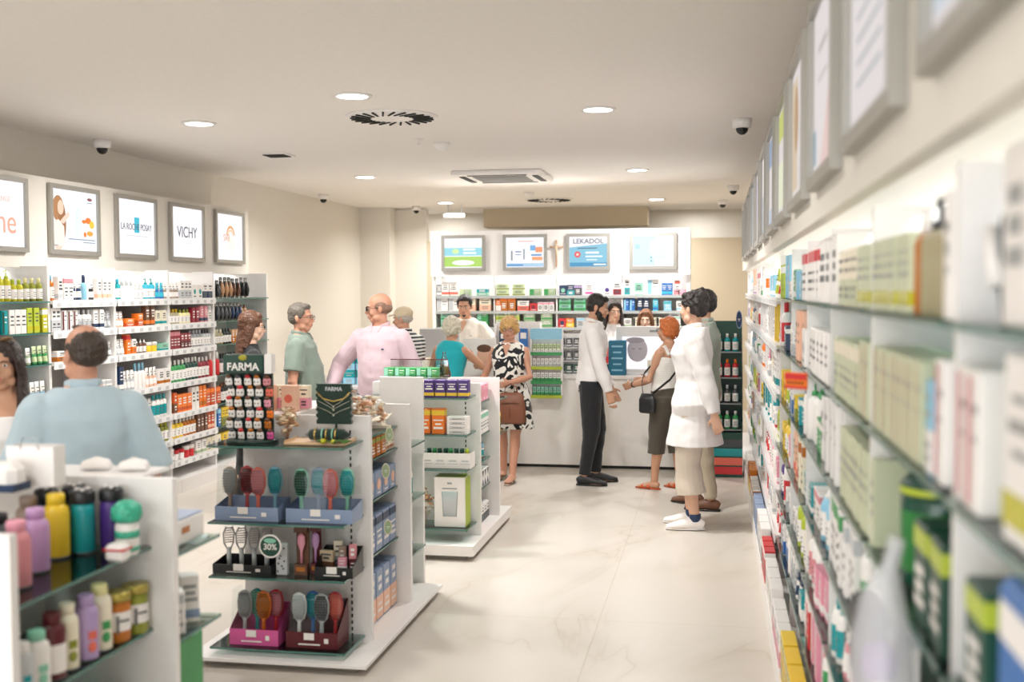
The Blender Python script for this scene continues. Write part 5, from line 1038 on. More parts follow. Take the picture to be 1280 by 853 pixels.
# far end cap of G0
xe = lambda p: xon(p, 3.2)
t = thing('storage_bin', 'low white box with a small gold print on the end shelf of the bottle gondola', 'box', (-1.72, 3.28, .9565)); a = MB(); a.cbox((0, 0, .04), (.16, .22, .08), .006); a.build('carton', P('white'), t); a = MB(); a.box((0.0805, -.02, .045), (.002, .05, .02)); a.build('gold_print', P('amber'), t); a = MB(); a.bx(-.078, .078, -.105, .105, .081, .084); a.build('blue_lid', P('greyblue'), t)
put(bottle(.03, .19, 'white', 'white', 'green', nm='mouthwash_bottle'), (-1.76, 3.18, .6915), .6, 'white bottle with green label on the bottle gondola end shelf', 'bottle', None)
put(carton(.07, .07, .13, 'white', 'silver', 'top', 5, True), (-1.66, 3.2, .6915), .6, 'white box with grey top band beside the green labelled bottle', 'box', None)
put(carton(.06, .06, .15, 'white', 'greyblue', 'band', 5, True), (-1.67, 3.33, .6915), .6, 'white box with grey-blue low band on the end shelf', 'box', None)
put(bottle(.025, .16, 'amber', 'cream', 'yellow'), (-1.84, 3.19, .6915), 0, 'amber bottle with cream cap behind the end panel', 'bottle', None)
pr = carton(.05, .24, .23, 'green', 'white', 'plain', 7, True)
for k in range(3): put(pr, (-1.79 + k * .055, 3.275, .4115), 0, 'bright green slim box on the lower end shelf', 'box', 'bright green slim boxes')

# ---- counter-top displays
def stand(name, lab, cat, x, y, z, rz=0): return thing(name, lab, cat, (x, y, z), rz)
zc = .9182
t = stand('leaflet_stand', 'white leaflet stand with orange and blue cards behind the curly haired woman', 'display stand', xon(648, 11.02), 11.02, zc)
a = MB(); a.bx(-.23, .23, .04, .06, 0, .52); a.bx(-.23, .23, -.09, .04, 0, .02); [a.bx(x - .006, x + .006, -.08, .04, .02, .5) for x in (-.225, .225)]; a.build('frame_body', M_white, t)
for k, (x, z, c, h) in enumerate(((-.17, .03, 'coral', .14), (-.07, .03, 'orange', .12), (.05, .03, 'brown', .12), (.17, .03, 'coral', .14), (-.15, .27, 'navy', .16), (.05, .25, 'blue', .2), (.17, .27, 'amber', .16))):
    a = MB(); a.bx(x - .045, x + .045, .0, .004, z, z + h); a.bx(x - .03, x + .03, -.001, 0, z + h * .5, z + h * .8, 1); a.build('leaflet', [P(c), P('white')], t)
t = stand('poster_board', 'tabletop poster board of a smiling face on white', 'poster', xon(600, 10.85), 10.82, zc)
a = MB(); a.cbox((0, 0, .18), (.34, .012, .36), .002); a.build('board', P('white'), t); a = MB(); a.ball((.05, -.006, .2), (.075, .003, .09), n=14); a.ball((-.10, -.006, .19), (.05, .003, .06), n=14); a.build('printed_face', P('peach'), t); a = MB(); a.ball((.05, -.0075, .26), (.075, .003, .04), n=14); a.build('printed_hair', P('brown'), t); a = MB(); a.bx(-.06, .06, .006, .08, 0, .01); a.build('foot', P('white'), t)
# hanging shelf rack on counter front
t = thing('counter_rack', 'wall rack of green and white packs with a pale blue header', 'display rack', (xon(683, 10.75), 10.78, .70)); W2 = .31
a = MB(); a.bx(-W2 / 2, W2 / 2, .04, .06, -.0, .68); a.bx(-W2 / 2, -W2 / 2 + .012, -.04, .04, 0, .68); a.bx(W2 / 2 - .012, W2 / 2, -.04, .04, 0, .68)
for z in (0, .14, .28, .42): a.bx(-W2 / 2 + .012, W2 / 2 - .012, -.04, .04, z, z + .008)
a.build('rack_body', M_white, t)
a = MB(); a.bx(-W2 / 2, W2 / 2, -.045, -.04, .575, .68); a.build('header_card', P('skyblue'), t)
for z in (0.0, .14, .28, .42):
    a = MB(); a.bx(-W2 / 2, W2 / 2, -.046, -.041, z, z + .03); a.build('shelf_lip', P('lime' if z in (.0, .28) else 'green'), t)
for k, (z, c1, c2) in enumerate(((.01, 'mint', 'green'), (.15, 'white', 'green'), (.29, 'white', 'silver'), (.43, 'palegreen', 'white'))):
    pr = carton(.034, .04, .1, c1, c2, 'half', 6)
    for q in range(7): put(pr, (xon(683, 10.75) - .12 + q * .04, 10.775, .70 + z - .0005), 0, f'tiny {cw(c1)} pack with {cw(c2)} lower half, counter rack tier {("one", "two", "three", "four")[k]} from below', 'pack', f'{c1} packs in the counter rack {k}')
t = stand('product_rack', 'white tiered rack of dark packs next to the bearded man', 'display rack', xon(712, 11.0), 11.0, zc)
a = MB(); a.bx(-.13, .13, .05, .06, 0, .40); [a.bx(x - .005, x + .005, -.06, .05, 0, .4) for x in (-.125, .125)]; [a.bx(-.12, .12, -.06, .05, z, z + .008) for z in (0, .13, .26)]; a.build('rack_body', M_white, t)
for k in range(3):
    for q in range(3):
        put(carton(.06, .04, .09, ('darkgreen', 'darkgrey', 'darkgrey')[k], 'silver', 'band', 3), (xon(712, 11.0) - .075 + q * .075, 10.975, zc + .0095 + k * .13), 0, f'dark pack on tier {("one", "two", "three")[k]} of the white counter rack', 'pack', f'dark packs tier {k}')
t = stand('teal_box', 'tall teal blue display box with rows of pale print on the counter', 'display', xon(771, 10.85), 10.95, zc)
a = MB(); a.cbox((0, 0, .17), (.17, .10, .34), .003); a.build('box_body', mat('teal_print', '1F6F8E', .4), t); a = MB(); [a.box((0, -.051, .05 + k * .058), (.11 - (k % 2) * .03, .0015, .016)) for k in range(5)]; a.build('print_lines', P('skyblue'), t)
t = stand('lit_display', 'large white lit advertising display with a grey face print on the counter', 'display', xon(812, 11.05), 11.12, zc); W3 = .66
a = MB(); a.bx(-W3 / 2, W3 / 2, -.04, .08, 0, .47); a.bx(-W3 / 2, W3 / 2, -.10, .08, 0, .02); a.build('cabinet', M_white, t)
a = MB(); a.bx(-W3 / 2 + .06, .18, -.043, -.04, .05, .37); a.build('face_print_sheet', lit('disp', hexc('E6E0E4'), .8), t)
a = MB(); a.ball((-.12, -.044, .24), (.10, .002, .12), n=16); a.build('printed_face', mat('face_grey', 'CBC2C9', .5), t); a = MB(); a.ball((-.14, -.046, .335), (.09, .002, .03), n=16); a.ball((-.16, -.0462, .25), (.02, .002, .008), n=8); a.ball((-.09, -.0462, .25), (.02, .002, .008), n=8); a.build('printed_shadow', mat('face_dark', 'AAA0A9', .5), t)
a = MB(); [a.lathe([(.02, 0), (.02, .12)], (x, -.06, .02), n=12) for x in (0.0, .05, .10)]; a.build('sample_bottle', P('cream'), t)
a = MB(); a.bx(.20, W3 / 2 - .03, -.044, -.04, .12, .37); a.build('lit_window', lit('disp2', (.95, .98, 1), 1.6), t)
a = MB(); a.box((.05, -.042, .425), (.10, .002, .02)); a.build('print_lines', P('grey'), t)
t = stand('monitor', 'back of a grey computer monitor beside the white haired woman', 'monitor', xon(549, 11.1), 11.12, zc); a = MB(); a.cbox((0, 0, .30), (.42, .04, .30), .01); a.build('screen', mat('monitor_grey', 'B9B8B8', .4), t); a = MB(); a.box((0, .02, .08), (.05, .02, .16)); a.box((0, .02, .006), (.2, .14, .012)); a.build('stand_foot', M_white, t)
t = stand('soap_dish', 'small orange and green boxes rack beside the teal box on the counter', 'display rack', xon(754, 11.0), 11.20, zc); a = MB(); a.bx(-.05, .05, -.03, .03, 0, .01); a.bx(-.05, .05, .02, .03, .01, .3); a.build('rack_body', M_white, t)
for k, c in enumerate(('darkgreen', 'red', 'coral')): a = MB(); a.box((0, -.0, .05 + k * .085), (.08, .03, .07)); a.build('pack', P(c), t)
# side table behind the gondolas with teal boxes
t = thing('display_table', 'low white display plinth with teal boxes before the blank wall', 'table', (-3.25, 9.35, 0)); a = MB(); a.cbox((0, 0, .93), (.80, .55, .03), .004); a.build('top_panel', M_white, t); a = MB(); a.bx(-.36, .36, -.24, .24, 0, .915); a.build('cabinet', M_white2, t)
pr = carton(.10, .08, .12, 'teal', 'skyblue', 'half', 2, True)
for (x, z) in ((-.3, 0), (-.17, 0), (.02, 0), (.14, 0), (.26, 0), (.14, 1), (.26, 1), (.2, 2)):
    put(pr, (-3.25 + x, 9.28, .9465 + z * .121), 0, 'teal box with sky blue lower half on the white plinth', 'box', 'teal boxes on the white plinth')

# ------------------------------------------------------------------ people
DG = None
def remeshed(mb, name, mats, voxel=.006, smooth=3, disp=0, dscale=40, seed=0):
    me = mb.mesh('raw', mats[:1] if isinstance(mats, list) else [mats]); o = bpy.data.objects.new('raw', me); COL.objects.link(o)
    r = o.modifiers.new('r', 'REMESH'); r.mode = 'VOXEL'; r.voxel_size = voxel; r.use_smooth_shade = True
    if smooth: q = o.modifiers.new('s', 'SMOOTH'); q.factor = .5; q.iterations = smooth
    dg = bpy.context.evaluated_depsgraph_get(); dg.update(); out = bpy.data.meshes.new_from_object(o.evaluated_get(dg)); out.name = name
    bpy.data.objects.remove(o); bpy.data.meshes.remove(me)
    out.materials.clear()
    for q in (mats if isinstance(mats, list) else [mats]): out.materials.append(q)
    out.polygons.foreach_set('material_index', [0] * len(out.polygons)); out.polygons.foreach_set('use_smooth', [True] * len(out.polygons))
    if disp:
        k = len(out.vertices); co = [0.0] * (3 * k); out.vertices.foreach_get('co', co); nr = [0.0] * (3 * k); out.vertex_normals.foreach_get('vector', nr)
        for i in range(0, 3 * k, 3):
            n = noise.noise(Vector((co[i] * dscale + seed, co[i + 1] * dscale, co[i + 2] * dscale))) * disp
            co[i] += nr[i] * n; co[i + 1] += nr[i + 1] * n; co[i + 2] += nr[i + 2] * n
        out.vertices.foreach_set('co', co); out.update()
    return out
def lerp(a, b, t): return a + (b - a) * t
def ik(a, b, l1, l2, pole):
    d = b - a; L = min(max(d.length, .05), (l1 + l2) * .999); u = d.normalized(); x = (l1 * l1 - l2 * l2 + L * L) / (2 * L); h = math.sqrt(max(l1 * l1 - x * x, 1e-6))
    p = pole - u * pole.dot(u); p = p.normalized() if p.length > 1e-4 else Vector((0, -1, 0)); return a + u * x + p * h, a + u * L
def fabric(name, col, pattern=None, col2=None):
    if name in _M: return _M[name]
    m = mat(name, col, .85, bump=.9, bscale=7, var=.03, sheen=.2)
    if pattern:
        n = m.node_tree.nodes; L = m.node_tree.links; b = n['Principled BSDF']; tc = n.new('ShaderNodeTexCoord')
        cr = n.new('ShaderNodeValToRGB'); cr.color_ramp.interpolation = 'CONSTANT'
        cr.color_ramp.elements[0].color = (*hexc(col), 1); cr.color_ramp.elements[1].color = (*hexc(col2), 1)
        if pattern == 'blob':
            t = n.new('ShaderNodeTexNoise'); t.inputs['Scale'].default_value = 9; t.inputs['Distortion'].default_value = 2.5; t.inputs['Detail'].default_value = 0; cr.color_ramp.elements[1].position = .5
            L.new(tc.outputs['Object'], t.inputs[0]); L.new(t.outputs['Fac'], cr.inputs[0])
        elif pattern == 'stripe':
            t = n.new('ShaderNodeTexWave'); t.inputs['Scale'].default_value = 9; t.inputs['Distortion'].default_value = .4; t.bands_direction = 'Z'; cr.color_ramp.elements[1].position = .5
            L.new(tc.outputs['Object'], t.inputs[0]); L.new(t.outputs['Fac'], cr.inputs[0])
        elif pattern == 'fine':
            t = n.new('ShaderNodeTexWave'); t.inputs['Scale'].default_value = 26; t.bands_direction = 'Z'; cr.color_ramp.elements[1].position = .6
            L.new(tc.outputs['Object'], t.inputs[0]); L.new(t.outputs['Fac'], cr.inputs[0])
        L.new(cr.outputs[0], b.inputs['Base Color'])
    return m
def hair_mat(col):
    return mat('hair_' + col, col, .45, bump=.9, bscale=70, var=.35)
SKIN = {'fair': 'DDB49C', 'tan': 'C29275', 'red': 'CA947A', 'mid': 'D2A58B'}
def person(label, x, y, face, H, skin='mid', w=1.0, belly=0.0, lean=0.0, sway=0.0, head=(0, 0, 0), lh=None, rh=None, lpole=(-.3, -1, -.4), rpole=(.3, -1, -.4), curl=.45,
           feet=((-.1, 0, -.1), (.1, 0, .1)), top=None, bottom=None, hair=None, brows='4A3526', extras=(), shoes=None, voxel=.006, female=False, hpitch=None):
    """local frame: looks along +y, own left hand at -x, own right hand at +x"""
    s = H / 1.735
    def V(*a): return Vector(a)
    hip = .93
    ln = R(lean)
    def B(p):   # bend of the upper body about the hips
        p = Vector(p)
        if p.z > hip and lean:
            k = min(1, (p.z - hip) / .25); q = Vector((p.x, p.y, p.z - hip)); a = -ln * k; q = Matrix.Rotation(a, 3, 'X') @ q; p = Vector((q.x, q.y, q.z + hip))
        return p
    chest_w = 1.0 * w; fem = .93 if female else 1.0
    tors = [(.84, .135 * w, .095 * w, -.005), (.92, .172 * w * (1.04 if female else 1), .118 * w, -.005), (1.0, .160 * w, .108 * w + belly * .5, belly * .4), (1.08, .146 * w * fem, .100 * w + belly * .9, belly * .8), (1.18, .155 * w * fem, .108 * w + belly * .6, .005 + belly * .5),
            (1.28, .170 * w * fem, .116 * w + (.014 if female else 0), .006 + (.012 if female else 0)), (1.36, .178 * w * fem, .105 * w, .0), (1.42, .160 * w * fem, .080 * w, -.008), (1.462, .108 * w, .068, -.014), (1.49, .066, .060, -.012)]
    def torso(mb, z0, z1, ease, k=1.0, flare=0):
        rs = [r for r in tors if z0 <= r[0] <= z1]
        def interp(z):
            for a, b in zip(tors, tors[1:]):
                if a[0] <= z <= b[0]: f = (z - a[0]) / (b[0] - a[0]); return (z, lerp(a[1], b[1], f), lerp(a[2], b[2], f), lerp(a[3], b[3], f))
            return (z, *tors[0][1:]) if z < tors[0][0] else (z, *tors[-1][1:])
        rs = [interp(z0)] + [r for r in rs if z0 + .01 < r[0] < z1 - .01] + [interp(z1)]
        pts, rad = [], []
        for r in rs:
            fl = flare * max(0, (1.05 - r[0]) / .4)
            pts.append(B((0, r[3], r[0]))); rad.append((r[1] + ease + fl, r[2] + ease + fl))
        mb.tube([p * s for p in pts], [(a * s, b * s) for a, b in rad], n=22, side=(1, 0, 0))
    sw = .172 * (fem * .96 if female else 1) * (0.5 + .5 * w)
    SH = {-1: B((-sw, -.006, 1.378)), 1: B((sw, -.006, 1.378))}
    def hand_target(h, sg):
        if h is None: return V(sg * (.25 * (.6 + .4 * w)), .04, .80)
        return Vector(h) / s
    arms = {}
    for sg, h, pl in ((-1, lh, lpole), (1, rh, rpole)):
        el, wr = ik(SH[sg], hand_target(h, sg), .29, .255, Vector(pl)); arms[sg] = (SH[sg], el, wr)
    legs = {}
    for sg, f in ((-1, feet[0]), (1, feet[1])):
        hj = V(sg * .088 * w, 0, .90); an = V(f[0], f[2] if len(f) > 2 else 0, .085 + f[1]); kn, an2 = ik(hj, an, .416, .404, V(0, 1, .1)); legs[sg] = (hj, kn, an2)
    # head frame
    neck_top = B((0, .004, 1.507)); hy, hp, hr = [R(a) for a in head]
    HM = Matrix.Rotation(hy, 3, 'Z') @ Matrix.Rotation(-hp, 3, 'X') @ Matrix.Rotation(hr, 3, 'Y')
    HO = neck_top + V(0, .0, 0)
    def Hh(px, py, pz): return (HO + HM @ (Vector((px, py, pz - .0)) + V(0, .0, -.012))) * s
    SM = Matrix.Diagonal((s, s, s)); HMs = HM
    sk = mat('skin_' + skin, SKIN[skin], .5, var=.06, bscale=12, sss=.08); lip = mat('lips_' + skin, 'B8685C' if female else 'A86A58', .45)
    body = MB()
    torso(body, .84, 1.49, -.006)
    body.tube([B((0, -.01, 1.45)) * s, B((0, -.004, 1.50)) * s, (neck_top + HM @ V(0, -.004, .02)) * s, (neck_top + HM @ V(0, -.005, .06)) * s], [(.072 * s, .062 * s), (.056 * s, .056 * s), (.053 * s, .055 * s), (.05 * s, .06 * s)], n=16, side=(1, 0, 0))
    def hb(c, r, n=16): body.ball(Hh(*c), tuple(v * s for v in r), n=n, M=HM)
    hb((0, -.012, .150), (.0755, .094, .088), 20); hb((0, .026, .098), (.062, .064, .086), 20); hb((0, .044, .032), (.040, .036, .032)); hb((0, .074, .140), (.050, .018, .013)); hb((0, .080, .060), (.027, .018, .026))
    for q in (-1, 1): hb((q * .034, .056, .085), (.026, .026, .026)); hb((q * .077, -.008, .110), (.010, .018, .031)); hb((q * .045, .02, .045), (.022, .035, .028))
    body.tube([Hh(0, .084, .132), Hh(0, .098, .105), Hh(0, .108, .090), Hh(0, .094, .080)], [.007 * s, .010 * s, .014 * s, .010 * s], n=10)
    hb((0, .090, .0615), (.020, .008, .005), 10); hb((0, .089, .0525), (.018, .008, .006), 10)
    def fingers(sg):
        sh_, el, wr = arms[sg]; d = (wr - el).normalized(); 
        n = Vector((-sg, 0, 0)); n = (n - d * n.dot(d)); n = n.normalized() if n.length > .1 else V(0, 0, -1); side = d.cross(n).normalized()
        # thumb points forward/up
        if side.dot(V(0, 1, .4)) < 0: side = -side
        pl = wr + d * .012
        body.tube([p * s for p in (wr - d * .01, pl + d * .02, pl + d * .055, pl + d * .085)], [(.024 * s, .019 * s), (.034 * s, .016 * s), (.038 * s, .014 * s), (.036 * s, .012 * s)], n=12, side=tuple(side))
        for i in range(4):
            o = (1.5 - i) * .0195; L = (.072, .080, .074, .058)[i]; b0 = pl + d * .082 + side * o; c = curl + i * .08
            d1 = (d * math.cos(c * .8) + n * math.sin(c * .8)).normalized(); d2 = (d * math.cos(c * 2) + n * math.sin(c * 2)).normalized(); d3 = (d * math.cos(c * 2.8) + n * math.sin(c * 2.8)).normalized()
            p1 = b0 + d1 * L * .46; p2 = p1 + d2 * L * .32; p3 = p2 + d3 * L * .22
            body.tube([p * s for p in (b0 - d * .015, b0, p1, p2, p3)], [.0092 * s, .0092 * s, .0088 * s, .0082 * s, .007 * s], n=8)
        t0 = pl + d * .018 + side * .026; td = (d * .55 + side * .7 + n * .3).normalized(); p1 = t0 + td * .036; p2 = p1 + (d * .85 + side * .3 + n * .35).normalized() * .03
        body.tube([p * s for p in (t0 - td * .01, t0, p1, p2)], [.012 * s, .012 * s, .0105 * s, .0085 * s], n=8)
    for sg in (-1, 1):
        a, e, wv = arms[sg]; m1 = lerp(a, e, .35); m2 = lerp(e, wv, .3)
        k = .94 if female else 1.0; k *= (.55 + .45 * w)
        body.ball(a * s, .053 * s * k, n=14); body.ball(lerp(a, B((0, 0, 1.385)), .3) * s, .055 * s * k, n=14)
        body.tube([p * s for p in (a, m1, e, m2, wv)], [.053 * s * k, .047 * s * k, .039 * s * k, .039 * s * k, .0265 * s * k], n=14); fingers(sg)
        h_, k_, an = legs[sg]; f = feet[0] if sg < 0 else feet[1]
        m1 = lerp(h_, k_, .4); m2 = lerp(k_, an, .28) + V(0, -.012, 0)
        body.tube([p * s for p in (h_ + V(0, 0, .04), h_, m1, k_, m2, lerp(k_, an, .65), an)], [.085 * w * s, .088 * w * s, .075 * w * s, .056 * s, .057 * s, .043 * s, .037 * s], n=14)
        fa = R(f[3]) if len(f) > 3 else -sg * R(8); fd = V(math.sin(-fa) * -1 if False else -math.sin(fa), math.cos(fa), 0)
        b = an + V(0, 0, -.0)
        body.tube([p * s for p in (b - fd * .05 + V(0, 0, -.05), b + V(0, 0, -.035), b + fd * .08 + V(0, 0, -.052), b + fd * .15 + V(0, 0, -.064), b + fd * .185 + V(0, 0, -.068))], [(.03 * s, .03 * s), (.036 * s, .045 * s), (.042 * s, .030 * s), (.044 * s, .018 * s), (.030 * s, .012 * s)], n=12, side=tuple(fd.cross(V(0, 0, 1))))
        legs[sg] = (h_, k_, an, fd)
    me = remeshed(body, 'person', [sk, lip], voxel, 3)
    Hinv = HM.inverted()
    for p in me.polygons:
        if p.center.z > 1.4 * s * .9:
            q = Hinv @ (p.center / s - HO) + V(0, 0, .012)
            if abs(q.x) < .021 - abs(q.z - .057) * 1.0 and .0475 < q.z < .0665 and q.y > .082: p.material_index = 1
    root = bpy.data.objects.new('person', me); COL.objects.link(root); root.location = (x, y, 0); root.rotation_euler = (0, 0, R(face)); tag(root, label, 'person')
    def child(mb, n, mm, vox=None, sm=3, disp=0, ds=40):
        if vox: o = bpy.data.objects.new(n, remeshed(mb, n, mm, vox, sm, disp, ds)); COL.objects.link(o); o.parent = root; return o
        return mb.build(n, mm, root)
    # eyes and brows
    for q in (-1, 1):
        a = MB(); a.ball(Hh(q * .030, .0775, .120), (.0125 * s, .0095 * s, .0075 * s), 0, 12, HM); a.ball(Hh(q * .030, .0845, .120), (.0055 * s, .0035 * s, .0058 * s), 1, 10, HM)
        a.build('eye', [mat('eye_white', 'D8CFC8', .3), mat('iris_dark', '2A1C14', .2)], root)
        a = MB(); a.tube([Hh(q * .012, .094, .135), Hh(q * .028, .094, .141), Hh(q * .046, .082, .137)], [.0025 * s, .0035 * s, .002 * s], n=6); a.build('eyebrow', mat('brow_' + brows, brows, .8), root)
    # ---- hair
    def hball(mb, c, r, n=16): mb.ball(Hh(*c), tuple(v * s for v in r), n=n, M=HM)
    if hair:
        kind, hc = hair[0], hair[1]; hm = hair_mat(hc); a = MB(); ds, dk = .003, 60
        if kind in ('short', 'curly', 'bob', 'long', 'bun', 'fade'):
            e = {'short': .004, 'fade': .003, 'curly': .022, 'bob': .012, 'long': .010, 'bun': .008}[kind]
            hball(a, (0, -.020, .160), (.078 + e, .090 + e, .084 + e), 20); hball(a, (0, .036, .205), (.055 + e * .6, .045, .030 + e * .6))
            hball(a, (0, -.045, .120), (.072 + e, .062 + e, .060 + e))
            for q in (-1, 1): hball(a, (q * (.066 + e * .3), .010, .165), (.018 + e * .4, .042, .040))
            if kind == 'short':
                for q in (-1, 1): hball(a, (q * .073, .016, .128), (.007, .012, .022))
        if kind == 'curly':
            ds, dk = .016, 38
            for q in (-1, 1): hball(a, (q * .082, -.02, .12), (.025, .05, .05)); hball(a, (q * .05, .05, .20), (.035, .035, .03))
            hball(a, (0, -.08, .14), (.07, .04, .07))
        if kind == 'bob':
            ds, dk = .008, 40; hball(a, (0, -.06, .09), (.078, .05, .07))
            for q in (-1, 1): hball(a, (q * .075, -.02, .105), (.022, .05, .055))
        if kind == 'bun':
            ds, dk = .012, 36; hball(a, (0, -.075, .195), (.062, .055, .055)); hball(a, (0, -.085, .13), (.05, .04, .06)); hball(a, (.03, -.05, .24), (.04, .04, .025))
        if kind == 'long':
            L_ = hair[2] if len(hair) > 2 else .30; ds, dk = .005, 25
            hball(a, (0, -.06, .08), (.076, .045, .08))
            bk = [Hh(0, -.05, .14), Hh(0, -.072, .02), B((0, -.085, 1.42)) * s, B((0, -.10, 1.53 - L_)) * s]
            a.tube(bk, [(.08 * s, .045 * s), (.085 * s, .042 * s), (.095 * s, .034 * s), (.07 * s, .018 * s)], n=16, side=(1, 0, 0))
            for q in (-1, 1):
                if len(hair) > 3 and hair[3] == 'back': a.tube([Hh(q * .075, .0, .17), Hh(q * .084, -.02, .08), B((q * .085, -.06, 1.44)) * s], [(.018 * s, .04 * s), (.018 * s, .04 * s), (.02 * s, .03 * s)], n=10, side=(1, 0, 0))
                else: a.tube([Hh(q * .05, .045, .215), Hh(q * .079, .025, .15), Hh(q * .088, .0, .06), B((q * .10, .03, 1.42)) * s, B((q * .105, .085, 1.53 - L_ + .04)) * s], [(.014 * s, .03 * s), (.016 * s, .045 * s), (.022 * s, .045 * s), (.03 * s, .035 * s), (.018 * s, .015 * s)], n=12, side=(1, 0, 0))
        if kind == 'horseshoe':
            hball(a, (0, -.040, .118), (.0775, .068, .050)); ds = .002
            for q in (-1, 1): hball(a, (q * .066, -.012, .138), (.0145, .048, .034)); 
            if len(hair) > 2: hball(a, (0, -.036, .150), (.0785, .075, .078)); hball(a, (0, .045, .222), (.035, .03, .010))
        child(a, 'hair', hm, .005, 2, ds * s, dk)
    ex = dict(extras)
    if 'beard' in ex:
        a = MB(); hball(a, (0, .048, .030), (.046, .042, .038)); [hball(a, (q * .050, .030, .058), (.020, .036, .038)) for q in (-1, 1)]; [hball(a, (q * .068, .012, .100), (.009, .012, .035)) for q in (-1, 1)]; hball(a, (0, .090, .073), (.024, .010, .006)); child(a, 'beard', hair_mat(ex['beard']), .005, 2, .002, 60)
    if 'goatee' in ex:
        a = MB(); hball(a, (0, .076, .032), (.022, .014, .020)); hball(a, (0, .092, .072), (.022, .008, .005)); child(a, 'beard', hair_mat(ex['goatee']), .005, 1)
    if 'cap' in ex:
        a = MB(); hball(a, (0, -.012, .175), (.088, .104, .075), 20); a.tube([Hh(0, .06, .175), Hh(0, .12, .168), Hh(0, .15, .160)], [(.07 * s, .012 * s), (.065 * s, .006 * s), (.04 * s, .004 * s)], n=14, side=tuple(HM @ V(1, 0, 0))); child(a, 'cap', fabric('cap_cloth', ex['cap']), .005, 2)
    if 'glasses' in ex:
        dark = ex['glasses'] == 'dark'; a = MB()
        for q in (-1, 1):
            pts = [Hh(q * .031 + .022 * math.cos(k * math.pi / 6), .103, .118 + .017 * math.sin(k * math.pi / 6)) for k in range(13)]; a.tube(pts, .0018 * s, n=5)
            a.tube([Hh(q * .052, .102, .122), Hh(q * .078, .05, .122), Hh(q * .082, -.01, .120)], .002 * s, n=5)
        a.tube([Hh(-.01, .104, .122), Hh(.01, .104, .122)], .002 * s, n=5)
        g = a.build('glasses', M_dark, root)
        if dark:
            for q in (-1, 1): b = MB(); b.ball(Hh(q * .034, .099, .118), (.029 * s, .006 * s, .020 * s), n=12, M=HM); b.build('lens', M_dark, g)
    if 'headglasses' in ex:
        a = MB(); [a.ball(Hh(q * .035, .045, .245), (.028 * s, .02 * s, .006 * s), n=10, M=HM) for q in (-1, 1)]; a.tube([Hh(-.07, .03, .23), Hh(0, .07, .24), Hh(.07, .03, .23)], .003, n=5); a.build('sunglasses', mat('tortoise', '7A5A34', .3), root)
    if 'bra' in ex: pass
    # ---- clothing
    if top:
        kind, fm, hem, slv, ease = top[:5]; a = MB()
        flare = top[5] if len(top) > 5 else 0
        ztop = 1.476 if kind != 'tank' else 1.36
        torso(a, hem, ztop, ease, flare=flare)
        for sg in (-1, 1):
            sh_, e, wv = arms[sg]; k = (.94 if female else 1.0) * (.55 + .45 * w); inn = lerp(sh_, B((0, 0, 1.36)), .45)
            if slv != 'none': a.ball(sh_ * s, (.054 + ease) * k * s, n=16); a.ball(lerp(sh_, B((0, 0, 1.385)), .3) * s, (.058 + ease * .8) * k * s, n=16)
            if slv == 'none':
                if kind == 'tank': a.tube([p * s for p in (B((sg * .105, .075, 1.33)), B((sg * .11, .035, 1.425)), B((sg * .10, -.03, 1.455)), B((sg * .10, -.085, 1.36)))], [(.032 * s, .016 * s)] * 4, n=10, side=(1, 0, 0))
            elif slv == 'short':
                en = lerp(sh_, e, .70); a.tube([p * s for p in (sh_, lerp(sh_, e, .35), en)], [(.055 + ease) * k * s, (.060 + ease) * k * s, (.061 + ease * 1.2) * k * s], n=16)
            elif slv == 'elbow':
                en = lerp(sh_, e, .97); a.tube([p * s for p in (sh_, lerp(sh_, e, .4), en)], [(.055 + ease) * k * s, (.058 + ease) * k * s, (.056 + ease * 1.4) * k * s], n=16)
            else:
                en = lerp(e, wv, .97); a.tube([p * s for p in (sh_, lerp(sh_, e, .4), e, lerp(e, wv, .4), en)], [(.055 + ease) * k * s, (.054 + ease) * k * s, (.045 + ease) * k * s, (.043 + ease) * k * s, (.031 + ease * .7) * k * s], n=16)
        o = child(a, {'shirt': 'shirt', 'tank': 'tank_top', 'coat': 'white_coat', 'dress': 'dress'}[kind], fm, .0065, 3, .006 * s, 14)
        if kind in ('shirt', 'coat') and 'nocollar' not in ex:
            c = MB()
            for sg in (-1, 1): c.tube([p * s for p in (B((0, -.078, 1.492)), B((sg * .048, -.058, 1.495)), B((sg * .070, .002, 1.485)), B((sg * .045, .062, 1.465)), B((sg * .03, .090 + ease * .5, 1.43)))], [(.022 * s, .007 * s)] * 3 + [(.024 * s, .007 * s), (.006 * s, .005 * s)], n=8, side=(0, 0, 1))
            child(c, 'collar', fm, .005, 1)
            c = MB(); zz = 1.40
            while zz > max(hem + .05, .86):
                r_ = [q for q in tors if q[0] <= zz][-1]; c.ball(B((0, r_[2] + r_[3] + ease + .004, zz)) * s, .005 * s, n=6); zz -= .09
            c.build('button', P('silver'), root)
        if 'vneck' in ex:
            c = MB(); c.poly([B(p) * s for p in ((-.045, .0905 * w + ease + .012, 1.452), (0, .126 * w + ease + .012, 1.335), (.045, .0905 * w + ease + .012, 1.452))]); 
            c.ball(B((0, .078, 1.405)) * s, (.032 * s, .032 * s, .06 * s), n=12); c.build('neckline', sk, root)
        if 'pocket' in ex: 
            c = MB(); c.tube([B((-.09, .108 * w + ease, 1.30)) * s, B((-.09, .110 * w + ease, 1.29)) * s], [(.012, .004)] * 2, n=8, side=(1, 0, 0)); c.build('chest_logo', P(ex['pocket']), root)
